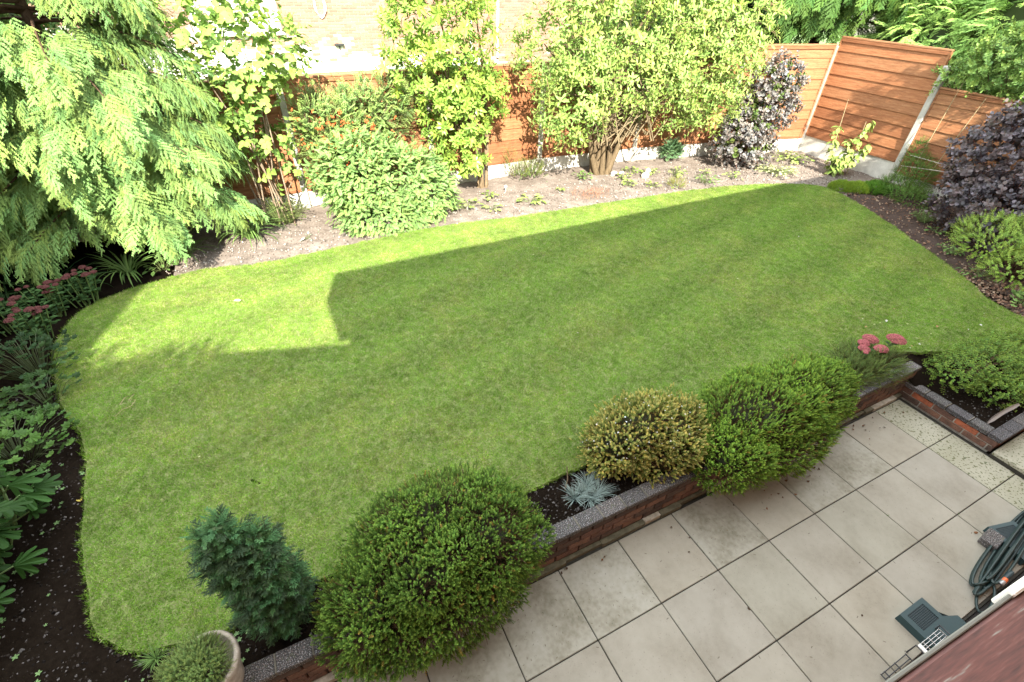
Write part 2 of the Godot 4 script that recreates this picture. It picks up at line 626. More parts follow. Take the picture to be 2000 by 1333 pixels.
func build_lawn() -> void:
	var mb := MB.new()
	var tri := Geometry2D.triangulate_polygon(lawn)
	for p in lawn:
		mb.vert(Vector3(p.x, LAWN_Y, p.y), Color.WHITE)
	mb.ix = tri
	for i in lawn.size():
		var a := lawn[i]
		var b := lawn[(i + 1) % lawn.size()]
		mb.quad(Vector3(a.x, LAWN_Y, a.y), Vector3(b.x, LAWN_Y, b.y), Vector3(b.x, LAWN_Y - 0.1, b.y), Vector3(a.x, LAWN_Y - 0.1, a.y), Color.WHITE)
	struct("lawn", mb.mesh(), M.thatch)
	var g := [Color(0.18, 0.315, 0.036), Color(0.22, 0.345, 0.05), Color(0.135, 0.27, 0.028), Color(0.27, 0.34, 0.08), Color(0.38, 0.36, 0.19)]
	var kinds := []
	for k in 3:
		kinds.append([tuft(46, 0.021, 0.032, 0.0045, g, 1.6), [], []])
	var step := 0.03
	for j in int(7.2 / step):
		for i in int(13.6 / step):
			var p := Vector2(-4.3 + i * step + rnd(-0.018, 0.018), -6.8 + j * step + rnd(-0.018, 0.018))
			if not Geometry2D.is_point_in_polygon(p, lawn):
				continue
			var big := nz.get_noise_2d(p.x * 9 + 500, p.y * 9)
			var mid := nz.get_noise_2d(p.x * 40, p.y * 40 + 200)
			var fine := nz.get_noise_2d(p.x * 130 + 70, p.y * 130)
			var stripe := sin((p.x * 0.25 + p.y) * TAU / 1.0) * 0.1
			var dry := clampf(0.3 + big * 0.9 + mid * 0.9 + nz.get_noise_2d(p.x * 300, p.y * 300) * 0.9, 0.0, 1.0)
			var k := 1.0 + stripe + mid * 0.18 + fine * 0.24 + rnd(-0.24, 0.24)
			var c := Color(k * (0.86 + dry * 0.3), k * (0.97 + dry * 0.06), k * (0.85 + dry * 0.35))
			var s := rnd(0.85, 1.15)
			var e = kinds[rng.randi() % 3]
			e[1].append(Transform3D(Basis(Vector3.UP, rnd(0, TAU)).scaled(Vector3(s, s * (1.0 + 0.2 * mid + rnd(-0.25, 0.25)), s)), Vector3(p.x, LAWN_Y - 0.002, p.y)))
			e[2].append(c)
	# longer blades that lean over the cut edge
	var edge := tuft(22, 0.038, 0.035, 0.004, g, 1.2)
	var ex := []
	var ec := []
	for i in lawn.size():
		for s in 5:
			var p := lawn[i].lerp(lawn[(i + 1) % lawn.size()], rng.randf())
			var b := Basis(Vector3.UP, rnd(0, TAU)).scaled(Vector3.ONE * rnd(0.6, 1.2))
			ex.append(Transform3D(b, Vector3(p.x + rnd(-0.02, 0.02), LAWN_Y - 0.015, p.y + rnd(-0.02, 0.02))))
			ec.append(Color(0.8, 0.9, 0.75) * rnd(0.6, 1.0))
	var t := thing("grass", "short mown green grass of the lawn with yellow dry blades", "grass")
	t.set_meta("kind", "stuff")
	for e in kinds:
		copies("blades", e[0], M.blade, e[1], e[2], t)
	copies("edge_blades", edge, M.blade, ex, ec, t)

# ---------------------------------------------------------------- masonry
func brick_run(parent: Node3D, from: Vector3, along: Vector3, length: float, courses: int, offset: float, mats: Array, wide := 0.1025) -> void:
	var a := along.normalized()
	var turn := atan2(-a.z, a.x)
	for cr in courses:
		var x := -(0.1125 if cr % 2 else 0.0)
		while x < length - 0.01:
			var x0 := maxf(x, 0.0)
			var x1 := minf(x + 0.2115, length)
			if x1 - x0 > 0.04:
				var o := part("brick", bevel_box(Vector3(snappedf(x1 - x0, 0.0025), 0.065, wide), 0.004), mats[rng.randi() % mats.size()], parent)
				o.position = from + a * (x0 + x1) * 0.5 + Vector3(0, offset + cr * 0.075 + 0.0325, 0) + a.cross(Vector3.UP) * rnd(-0.002, 0.003)
				o.rotation = Vector3(0, turn + rnd(-0.008, 0.008), rnd(-0.006, 0.006))
			x += 0.225

func coping_run(parent: Node3D, from: Vector3, along: Vector3, length: float, y: float, wide: float, mats: Array) -> void:
	var a := along.normalized()
	var turn := atan2(-a.z, a.x)
	var x := 0.0
	while x < length - 0.02:
		var l := minf(0.213, length - x)
		var o := part("coping_stone", bevel_box(Vector3(snappedf(l, 0.0025), 0.052, wide), 0.005), mats[rng.randi() % mats.size()], parent)
		o.position = from + a * (x + l * 0.5) + Vector3(0, y + 0.026 + rnd(-0.001, 0.002), 0)
		o.rotation = Vector3(rnd(-0.01, 0.01), turn + rnd(-0.01, 0.01), rnd(-0.006, 0.006))
		x += 0.225

func build_walls() -> void:
	var bricks := [M.brick_a, M.brick_b, M.brick_c, M.brick_d]
	var cop := [M.coping_a, M.coping_b, M.coping_c]
	var t := thing("retaining_wall", "low red brick retaining wall with dark speckled coping between lawn and patio", "wall", Vector3(-4.5, 0, -0.63))
	var mb := MB.new()
	mb.box(Vector3(0, -0.02, -0.098), Vector3(9.3, 0.359, -0.016), Color.WHITE)
	part("mortar_bed", mb.mesh(), M.mortar_dark, t)
	mb = MB.new()
	var x := 0.0
	var pale := MB.new()
	while x < 9.2:
		var w := rnd(0.1, 0.5)
		var dst := pale if rng.randf() < 0.25 else mb
		dst.box(Vector3(x, -0.01, -0.005), Vector3(x + w - 0.004, rnd(0.03, 0.045), rnd(0.02, 0.05)), Color.WHITE)
		x += w
	part("mortar_fillet", mb.mesh(), M.mortar_moss, t)
	part("mortar_patch", pale.mesh(), M.mortar_pale, t)
	brick_run(t, Vector3(0, 0, -0.05), Vector3.RIGHT, 9.3, 4, 0.054, bricks)
	coping_run(t, Vector3(-0.02, 0, -0.055), Vector3.RIGHT, 9.34, 0.358, 0.128, cop)
	mb = MB.new()
	x = 0.205
	while x < 9.3:   # mortar between the copings, some of it bulging
		mb.box(Vector3(x - 0.0115, 0.362, -0.115), Vector3(x - 0.0005, 0.4085, 0.003), Color.WHITE)
		x += 0.225
	part("coping_joint", mb.mesh(), M.coping_mortar, t)

	t = thing("raised_bed_wall", "low L-shaped orange brick wall with dark speckled coping round the small bed", "wall", Vector3(4.77, 0, -0.63))
	mb = MB.new()
	mb.box(Vector3(-0.045, -0.02, 0.02), Vector3(0.045, 0.155, 0.88), Color.WHITE)
	mb.box(Vector3(-0.045, -0.02, 0.882), Vector3(3.0, 0.155, 0.93), Color.WHITE)
	part("mortar_bed", mb.mesh(), M.mortar, t)
	brick_run(t, Vector3(0, 0, 0.0), Vector3(0, 0, 1), 0.95, 1, 0.006, [M.brick_c, M.brick_d])
	brick_run(t, Vector3(0, 0.075, -0.1125), Vector3(0, 0, 1), 1.0625, 1, 0.006, [M.brick_e, M.brick_e, M.brick_a])
	brick_run(t, Vector3(0.06, 0, 0.9), Vector3.RIGHT, 2.9, 2, 0.006, [M.brick_e, M.brick_c])
	coping_run(t, Vector3(-0.002, 0, -0.01), Vector3(0, 0, 1), 0.85, 0.156, 0.125, cop)
	coping_run(t, Vector3(-0.06, 0, 0.905), Vector3.RIGHT, 3.0, 0.156, 0.125, cop)
	mb = MB.new()
	for k in 4:
		mb.box(Vector3(-0.058, 0.16, 0.205 + k * 0.225 - 0.012), Vector3(0.055, 0.2055, 0.205 + k * 0.225), Color.WHITE)
	part("coping_joint", mb.mesh(), M.mortar, t)

func build_patio() -> void:
	var mb := MB.new()
	mb.box(Vector3(-5, -0.08, -0.6), Vector3(4.7, -0.011, 1.13), Color.WHITE)
	var base := struct("patio", mb.mesh(), M.joint)
	var mats := [M.slab_a, M.slab_b, M.slab_c, M.slab_d]
	var rows := [[-0.578, 0.0], [0.0, 0.585], [0.585, 1.115]]
	for r in 3:
		for i in range(-8, 8):
			var x0 := i * 0.6
			var x1 := minf(x0 + 0.6, 4.655)
			var z0: float = rows[r][0]
			var z1: float = rows[r][1]
			var s := Vector3(x1 - x0 - 0.008, 0.045, z1 - z0 - 0.008)
			var mat: Material = mats[rng.randi() % 4]
			if r == 0:
				mat = M.slab_moss if rng.randf() < 0.6 else M.slab_c
			if i == 7:
				mat = M.slab_speck
			var o := part("paving_slab", bevel_box(s, 0.004), mat, base, Vector3((x0 + x1) * 0.5 + rnd(-0.001, 0.001), -0.0225 + rnd(-0.0015, 0.001), (z0 + z1) * 0.5))
			o.rotation = Vector3(rnd(-0.002, 0.002), rnd(-0.002, 0.002), rnd(-0.002, 0.002))
	mb = MB.new()
	mb.box(Vector3(4.66, -0.08, 0.34), Vector3(9.5, 0.05, 1.16), Color.WHITE)
	var up := struct("upper_patio", mb.mesh(), M.joint)
	for i in 8:
		for r in 2:
			part("paving_slab", bevel_box(Vector3(0.592, 0.04, 0.392), 0.005), M.slab_speck if i < 2 else mats[rng.randi() % 4], up, Vector3(4.955 + i * 0.6, 0.055, 0.54 + r * 0.4))
	mb = MB.new()
	mb.box(Vector3(-5, -0.08, 1.135), Vector3(4.61, -0.03, 1.2), Color.WHITE)
	struct("drain_strip", mb.mesh(), M.black_gravel)
	# weeds and crumbs of moss in the joints
	var tf := tuft(12, 0.02, 0.018, 0.006, [Color(0.08, 0.17, 0.03), Color(0.12, 0.2, 0.04)], 1.2)
	var xf := []
	var tints := []
	for k in 60:
		var q := [rnd(-1.5, 4.6), [0.0, 0.585, -0.575][k % 3] + rnd(-0.004, 0.004)] if k % 2 else [rng.randi_range(-2, 7) * 0.6 + rnd(-0.003, 0.003), rnd(-0.57, 1.0)]
		xf.append(Transform3D(Basis(Vector3.UP, rnd(0, 6)).scaled(Vector3.ONE * rnd(0.15, 0.4)), Vector3(q[0], -0.006, q[1])))
		tints.append([Color.WHITE, Color(1.2, 0.7, 0.8), Color(0.5, 0.4, 0.6)][k % 3])
	for q in [[3.62, 0.585], [1.1, 0.0], [4.15, 0.57], [2.15, -0.3], [4.5, 0.1], [4.1, -0.4], [0.55, 0.585], [3.0, 0.3], [1.8, 0.2]]:
		xf.append(Transform3D(Basis(Vector3.UP, rnd(0, 6)).scaled(Vector3.ONE * rnd(0.5, 1.0)), Vector3(q[0], -0.004, q[1])))
		tints.append(Color.WHITE)
	var t := thing("joint_weeds", "tiny green weeds growing in the joints of the patio slabs", "weeds")
	t.set_meta("kind", "stuff")
	copies("weeds", tf, M.blade, xf, tints, t)
	# dead leaves and bits along the foot of the wall
	var lf := MB.new()
	lf.leaf(Transform3D(Basis(Vector3.RIGHT, PI / 2), Vector3.ZERO), 0.045, 0.03, ELL, 0.5, 1.0, Color.WHITE)
	xf = []
	tints = []
	for k in range(24, 86):
		var p := Vector3(rnd(0.0, 4.5), 0.008, -0.56 + absf(rng.randfn(0.0, 0.09)))
		if k > 55:
			p = Vector3(rnd(1.0, 2.9), 0.008, rnd(-0.55, -0.2))
		if k > 78:
			p = Vector3(rnd(-1.5, 4.5), 0.008, rnd(-0.5, 1.0))
		xf.append(Transform3D(Basis.from_euler(Vector3(rnd(-0.4, 0.4), rnd(0, 6), rnd(-0.4, 0.4))).scaled(Vector3.ONE * rnd(0.25, 0.8)), p))
		tints.append([Color(0.1, 0.05, 0.025), Color(0.06, 0.035, 0.02), Color(0.16, 0.07, 0.03)][k % 3])
	t = thing("leaf_litter", "brown dead leaves and twigs scattered along the foot of the retaining wall", "leaf litter")
	t.set_meta("kind", "stuff")
	copies("litter", lf.mesh(), M.leaf, xf, tints, t)

# ---------------------------------------------------------------- fences
func fence_bay(parent: Node3D, a: Vector2, b: Vector2, ybase: float, ytop: float, gravel: float, out: Vector2) -> void:
	var d := (b - a).normalized()
	var l := a.distance_to(b) - 0.1
	var mid := (a + b) * 0.5
	var turn := atan2(-d.y, d.x)
	var o3 := Vector3(out.x, 0, out.y)
	var c := Vector3(mid.x, 0, mid.y) - parent.position
	c.y = 0.0
	var g := part("gravel_board", bevel_box(Vector3(l + 0.04, gravel + 0.1, 0.05), 0.006), M.concrete_white, parent, c + Vector3(0, ybase + gravel * 0.5 - 0.05, 0))
	g.rotation.y = turn
	var p := Node3D.new()
	p.name = "fence_panel"
	parent.add_child(p, true)
	p.position = c + Vector3(0, ybase + gravel, 0)
	var s := 1.0 if Vector3(sin(turn), 0, cos(turn)).dot(o3) > 0 else -1.0
	p.rotation.y = turn
	var h := ytop - ybase - gravel
	var n := int(round(h / 0.235))
	var step := (h - 0.05) / n
	for k in n:
		var w := part("board", bevel_box(Vector3(l, step + 0.035, 0.012), 0.003), M[["wood_a", "wood_b", "wood_c"][rng.randi() % 3]], p, Vector3(0, 0.02 + step * (k + 0.5), s * (0.012 + rnd(0, 0.003))))
		w.rotation = Vector3(-s * 0.09, 0, rnd(-0.004, 0.004))
	var nails := MB.new()
	for k in n:
		for e in [-0.47, -0.16, 0.16, 0.47]:
			var np := Vector3(e * l + rnd(-0.01, 0.01), 0.02 + step * (k + 0.45) + rnd(-0.01, 0.01), s * 0.021)
			nails.box(np - Vector3(0.004, 0.004, 0.003), np + Vector3(0.004, 0.004, 0.003), Color.WHITE)
	part("nails", nails.mesh(), M.dark_metal, p).set_meta("kind", "stuff")
	for e in [-1.0, 1.0]:
		part("batten", bevel_box(Vector3(0.045, h - 0.045, 0.03), 0.003), M.wood_b, p, Vector3(e * (l * 0.5 - 0.0225), h * 0.5 - 0.02, -s * 0.02))
		part("edge_strip", bevel_box(Vector3(0.035, h - 0.05, 0.016), 0.003), M.wood_c, p, Vector3(e * (l * 0.5 - 0.018), h * 0.5 - 0.02, s * 0.032))
	part("capping_rail", bevel_box(Vector3(l, 0.035, 0.085), 0.006), M.wood_cap, p, Vector3(0, h - 0.012, 0))
	part("top_strip", bevel_box(Vector3(l - 0.075, 0.06, 0.016), 0.003), M.wood_b, p, Vector3(0, h - 0.065, s * 0.034))
	part("bottom_strip", bevel_box(Vector3(l - 0.075, 0.05, 0.016), 0.003), M.wood_b, p, Vector3(0, 0.028, s * 0.042))

func fence_post(parent: Node3D, at: Vector2, ytop: float, turn: float, w := 0.1) -> void:
	var o := part("post", bevel_box(Vector3(w, ytop + 0.1, 0.115), 0.012), M.concrete_post, parent, Vector3(at.x, (ytop - 0.1) * 0.5, at.y) - parent.position)
	o.rotation.y = turn

func build_fences() -> void:
	var f := thing("rear_fence", "long orange-brown lap panel fence with white gravel boards behind the far border", "fence", Vector3(0, 0, -8.25))
	var pts := [Vector2(-5.1, -8.25), Vector2(-3.25, -8.25), Vector2(-0.82, -8.25), Vector2(1.61, -8.28), Vector2(4.04, -8.33), Vector2(6.48, -8.16), Vector2(8.82, -7.75), Vector2(11.13, -7.2)]
	for i in pts.size() - 1:
		fence_bay(f, pts[i], pts[i + 1], 0.33, 2.68 if i == 6 else 2.46, 0.31, Vector2(0, 1))
	for i in pts.size():
		fence_post(f, pts[i] + Vector2(0, 0.015), [2.3, 2.3, 2.24, 2.24, 2.21, 2.25, 2.35, 2.66][i], 0.1 if i > 5 else 0.0)
	f = thing("side_fence", "orange-brown lap panel fence on the right with a taller panel at the corner", "fence", Vector3(11.1, 0, -4.77))
	var q := [Vector2(11.13, -7.2), Vector2(11.06, -4.77), Vector2(11.0, -2.35), Vector2(10.95, 0.1)]
	for i in 3:
		fence_bay(f, q[i], q[i + 1], 0.33 if i else 0.38, 2.84 if i == 0 else 2.22, 0.34 if i == 0 else 0.2, Vector2(-1, 0))
	for i in [1, 2, 3]:
		fence_post(f, q[i] + Vector2(-0.02, 0), [0, 2.58, 2.3, 2.3][i], PI / 2, 0.11)
	f = thing("left_fence", "dark reddish-brown lap panel fence at the left edge behind the shaded border", "fence", Vector3(-5.1, 0, -4.0))
	var r := [Vector2(-5.1, -8.25), Vector2(-5.1, -5.8), Vector2(-5.1, -3.4), Vector2(-5.1, -1.0)]
	for i in 3:
		fence_bay(f, r[i], r[i + 1], 0.3, 2.2, 0.06, Vector2(1, 0))
	for i in [1, 2, 3]:
		fence_post(f, r[i] + Vector2(0.02, 0), 2.2, PI / 2)

# ---------------------------------------------------------------- buildings
func build_houses() -> void:
	# the house that the picture is taken from; its eaves, side hedge and neighbour shade the lawn
	var t := thing("house", "brick house whose flaking red timber window sill fills the bottom right corner", "house", Vector3(0, 0, 1.2))
	var mb := MB.new()
	mb.box(Vector3(-2.6, -0.1, 0), Vector3(16, 5.0, 8), Color.WHITE)
	part("wall", mb.mesh(), M.house_brick, t)
	mb = MB.new()
	mb.box(Vector3(-2.85, 4.55, -0.54), Vector3(16.3, 5.11, 0.38), Color.WHITE)
	part("eaves", mb.mesh(), M.white_paint, t)
	mb = MB.new()   # lean-to at the side with a slanting top
	var ext := [Vector2(-2.601, -0.1), Vector2(-4.15, -0.1), Vector2(-4.15, 4.55), Vector2(-2.601, 4.2)]
	for k in 4:
		var a: Vector2 = ext[k]
		var b: Vector2 = ext[(k + 1) % 4]
		mb.quad(Vector3(a.x, a.y, 0.002), Vector3(b.x, b.y, 0.002), Vector3(b.x, b.y, 2.0), Vector3(a.x, a.y, 2.0), Color.WHITE)
	for z in [0.002, 2.0]:
		mb.quad(Vector3(ext[0].x, ext[0].y, z), Vector3(ext[1].x, ext[1].y, z), Vector3(ext[2].x, ext[2].y, z), Vector3(ext[3].x, ext[3].y, z), Color.WHITE)
	part("side_extension", mb.mesh(), M.house_brick, t)
	mb = MB.new()
	mb.box(Vector3(-7.0, -0.1, 0.3), Vector3(-4.16, 3.3, 0.5), Color.WHITE)
	part("side_wall", mb.mesh(), M.house_brick, t)
	mb = MB.new()
	var W := Color.WHITE
	mb.quad(Vector3(-2.85, 5.1, -0.52), Vector3(16.3, 5.1, -0.52), Vector3(14, 6.9, 4), Vector3(-0.4, 6.9, 4), W)
	mb.quad(Vector3(-2.85, 5.1, 8.3), Vector3(16.3, 5.1, 8.3), Vector3(14, 6.9, 4), Vector3(-0.4, 6.9, 4), W)
	mb.tri(Vector3(-2.85, 5.1, -0.52), Vector3(-2.85, 5.1, 8.3), Vector3(-0.4, 6.9, 4), W)
	mb.tri(Vector3(16.3, 5.1, -0.52), Vector3(16.3, 5.1, 8.3), Vector3(14, 6.9, 4), W)
	part("roof", mb.mesh(), M.roof, t)
	# window sill just below the camera: a weathered board with a grey drip edge
	var o := part("window_sill", bevel_box(Vector3(3.4, 0.05, 0.3), 0.004), M.sill, t, Vector3(-1.3, 3.374, -0.0985))
	o.rotation.y = -0.045
	o = part("sill_edge", bevel_box(Vector3(2.2, 0.01, 0.004), 0.001), M.bare_wood, t, Vector3(-1.79, 3.394, -0.2725))
	o.rotation.y = -0.045
	o = part("white_edge", bevel_box(Vector3(1.1, 0.03, 0.0085), 0.002), M.white_paint, t, Vector3(-0.153, 3.3885, -0.2005))
	o.rotation.y = -0.045
	mb = MB.new()   # dark flashing under the sill
	mb.box(Vector3(-2.85, 3.27, -0.06), Vector3(0.3, 3.345, 0.0), W)
	part("sill_bracket", mb.mesh(), M.black_plastic, t)

	t = thing("neighbour_house", "pale rendered house next door beyond the left border, outside the picture", "house", Vector3(-9, 0, 1.2))
	mb = MB.new()
	mb.box(Vector3(-5, -0.1, 0), Vector3(2.44, 6.4, 2.8), W)
	part("wall", mb.mesh(), M.house_brick, t)
	mb = MB.new()
	mb.box(Vector3(-5, 6.41, 0.8), Vector3(2.44, 8.4, 2.8), W)
	part("roof", mb.mesh(), M.roof, t)

	var lobes := [[-4.3, 3.75, 1.3, 0.4, 0.85, 0.35], [-4.9, 3.7, 1.3, 0.55, 1.05, 0.35], [-5.5, 3.8, 1.3, 0.4, 1.1, 0.35], [-5.2, 2.2, 1.35, 1.0, 1.3, 0.4], [-5.2, 0.9, 1.35, 1.0, 0.9, 0.4], [-6.1, 3.4, 1.3, 0.5, 1.2, 0.35], [-6.2, 1.3, 1.35, 0.55, 1.3, 0.4], [-4.5, 1.4, 1.35, 0.5, 1.5, 0.4], [-6.2, 2.5, 1.35, 0.5, 0.9, 0.4]]
	t = thing("tall_hedge", "tall dark green hedge filling the gap between the two houses", "hedge", Vector3(-5.2, 0, 1.3))
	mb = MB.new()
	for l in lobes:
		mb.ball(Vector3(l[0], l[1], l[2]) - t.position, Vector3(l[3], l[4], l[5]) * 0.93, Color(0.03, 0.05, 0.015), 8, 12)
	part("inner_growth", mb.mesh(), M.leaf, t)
	crown(t, "foliage", M.spray_small, M.leaf, 2600, lobes, {"tint": Color(0.7, 0.8, 0.6), "floor": 0.1})

	# the house beyond the rear fence
	t = thing("rear_house", "pale red brick house with whitewashed base and white window beyond the fence", "house", Vector3(0, 0, -16.0))
	mb = MB.new()
	mb.box(Vector3(-9, 0.5, -6), Vector3(18, 6.2, -0.012), W)
	part("wall", mb.mesh(), M.mortar_pale, t)
	var bm := bevel_box(Vector3(0.215, 0.065, 0.06), 0.004)
	var xf := []
	var tints := []
	for r in 42:
		var y := 1.25 + r * 0.075
		for cidx in 90:
			var x := -6.5 + cidx * 0.225 + (0.1125 if r % 2 else 0.0)
			if x > -2.16 and x < 0.02 and y > 2.36:
				continue
			xf.append(Transform3D(Basis(), Vector3(x, y, -0.032 + rnd(-0.002, 0.003))))
			var washed := nz.get_noise_2d(x * 55, y * 55 + 30) + (2.1 - 0.11 * x - y) * 1.6
			var k := rnd(0.8, 1.2)
			var cc := Color(0.3, 0.17, 0.125) * k
			if washed > 0.1:
				cc = Color(0.68, 0.66, 0.62) * rnd(0.92, 1.0)
			elif washed > -0.15 and rng.randf() < 0.4:
				cc = Color(0.4, 0.32, 0.27)
			tints.append(Color(cc.r, cc.g, cc.b))
	copies("bricks", bm, M.brick_far, xf, tints, t)
	# window
	var win := Node3D.new()
	win.name = "window"
	t.add_child(win, true)
	win.position = Vector3(-1.03, 2.36, 0)
	mb = MB.new()
	mb.box(Vector3(-1.03, 0.12, -0.3), Vector3(1.03, 2.0, -0.1), W)
	part("room_behind", mb.mesh(), M.dark_room, win)
	mb = MB.new()
	mb.box(Vector3(-1.03, 0.1, -0.06), Vector3(1.03, 2.0, -0.052), W)
	part("pane", mb.mesh(), M.glass, win)
	mb = MB.new()
	for x in [-1.04, -0.6, -0.12, 0.31, 0.94]:
		mb.box(Vector3(x, 0.1, -0.05), Vector3(x + 0.1, 2.0, 0.01), W)
	mb.box(Vector3(-1.04, 0.0, -0.05), Vector3(1.04, 0.098, 0.02), W)
	mb.box(Vector3(-0.94, 0.56, -0.048), Vector3(-0.6, 0.62, 0.006), W)
	mb.box(Vector3(-0.5, 0.1, -0.048), Vector3(-0.12, 0.24, 0.004), W)
	mb.box(Vector3(0.41, 0.1, -0.048), Vector3(0.94, 0.3, 0.004), W)
	part("frame", mb.mesh(), M.white_paint, win)
	part("sill", bevel_box(Vector3(2.2, 0.07, 0.16), 0.008), M.white_paint, win, Vector3(0, -0.04, 0.06))
	for q in [[5.65, 1.6], [6.6, 1.5]]:
		mb = MB.new()
		mb.tube([Vector3(q[0], q[1], 0.07), Vector3(q[0], 6, 0.07)], [0.04, 0.04], 8, W)
		part("drainpipe", mb.mesh(true), M.white_paint, t)
	mb = MB.new()   # coiled white line on a hook
	for k in 3:
		var pts := []
		for s in 13:
			var a := TAU * s / 12.0
			pts.append(Vector3(1.14 + sin(a) * (0.12 + 0.02 * k), 2.95 + cos(a) * (0.3 - 0.03 * k), 0.04 + 0.015 * k))
		mb.tube(pts, pts.map(func(_p): return 0.012), 5, W)
	part("hanging_cable", mb.mesh(true), M.white_paint, t)
	mb = MB.new()
	mb.box(Vector3(1.36, 1.99, 0), Vector3(1.62, 2.03, 0.12), W)
	mb.box(Vector3(1.47, 1.9, 0), Vector3(1.51, 1.99, 0.04), W)
	part("wall_bracket", mb.mesh(), M.dark_metal, t)
	mb = MB.new()
	mb.quad(Vector3(-9.4, 6.1, 0.4), Vector3(18.4, 6.1, 0.4), Vector3(18.4, 8.2, -3), Vector3(-9.4, 8.2, -3), W)
	part("roof", mb.mesh(), M.roof, t)

# ---------------------------------------------------------------- trees and shrubs
func conifer(n: String, label: String, foot: Vector3, lean: Vector3, h0: float, h1: float, nb: int, reach: Callable, spray: Mesh, tint: Color, az0: float, az1: float, per: int, smin: float, smax: float, trunk_r: float, low: float, tiers := 0) -> void:
	var t := thing(n, label, "tree", foot)
	var mb := MB.new()
	var tp := []
	var tr := []
	for i in 9:
		var y := (h1 + 0.6) * i / 8.0
		tp.append(lean * y + Vector3(nz.get_noise_1d(y * 40) * 0.06, y - (0.1 if i == 0 else 0.0), nz.get_noise_1d(y * 40 + 99) * 0.06))
		tr.append(trunk_r * (1.0 - 0.75 * i / 8.0))
	mb.tube(tp, tr, 9, Color(0.16, 0.11, 0.08))
	part("trunk", mb.mesh(true), M.bark, t)
	mb = MB.new()
	var xf := []
	var tints := []
	for k in nb:
		var u := (k + rng.randf()) / nb
		if tiers > 0:
			u = (floorf(u * tiers) + 0.5 + rnd(-0.27, 0.27)) / tiers
		var h := lerpf(h0, h1, u)
		var az := rnd(az0, az1)
		var l: float = reach.call(h, az) * rnd(0.75, 1.1)
		var out := Vector3(cos(az), 0, sin(az))
		var root := lean * h + Vector3(0, h, 0)
		var pts := []
		var rr := []
		var rise := rnd(0.05, 0.25)
		var fall := rnd(0.25, 0.5)
		var at := func(s: float) -> Vector3:
			return root + out * l * s + Vector3.UP * l * (rise * s - fall * s * s)
		for i in 6:
			pts.append(at.call(i / 5.0))
			rr.append(0.022 * (1.0 - i / 5.5) * sqrt(l))
		mb.tube(pts, rr, 5, Color(0.15, 0.1, 0.07))
		var side := out.cross(Vector3.UP)
		var m := int(per * l)
		for i in m:
			var s := rnd(0.34, 1.0)
			var p: Vector3 = at.call(s)
			var sg := -1.0 if i % 2 else 1.0
			var w := l * 0.28 * sin(PI * clampf(s * 1.02, 0.0, 1.0)) * rng.randf()
			p += side * sg * w + Vector3.UP * (rnd(-0.1, 0.05) - w * 0.3)
			if p.y + foot.y < low:
				continue
			var d := out * rnd(0.5, 1.0) + side * sg * rnd(0.0, 0.9) * (1.1 - s) + Vector3.UP * rnd(-0.95, 0.05)
			var b := facing(d, Vector3.UP + out * 0.6 + rdir() * 0.3, rnd(-0.35, 0.35))
			var sc := rnd(smin, smax)
			xf.append(Transform3D(b.scaled(Vector3(sc, sc, sc)), p))
			tints.append(tone(tint, p + foot, 0.32, 4.0, 0.16))
	part("branches", mb.mesh(true), M.bark, t)
	copies("foliage", spray, M.leaf, xf, tints, t)

func leaf_parts(parent: Node3D, n: int, lobes: Array, meshes: Array, mat: Material, per: int) -> void:   # rosettes whose leaves are pieces of their own
	for k in n:
		var l = lobes[rng.randi() % lobes.size()]
		var d := rdir()
		d.z = absf(d.z) * 0.9 + 0.15
		var p := Vector3(l[0], l[1], l[2]) + d * Vector3(l[3], l[4], l[5]) * rnd(0.85, 1.05) - parent.position
		var nrm := (d + Vector3(0, 0.5, 0.3)).normalized()
		for i in per:
			var a := TAU * i / per + rnd(-0.2, 0.2)
			var b := facing(nrm, Vector3(0.2, 0.1, 1))
			var dir := (b.x * cos(a) + b.z * sin(a)) + nrm * rnd(0.1, 0.6)
			var o := part("leaf", meshes[rng.randi() % meshes.size()], mat, parent, p)
			var s := rnd(0.8, 1.15)
			o.basis = facing(dir, nrm).scaled(Vector3(s, s, s))

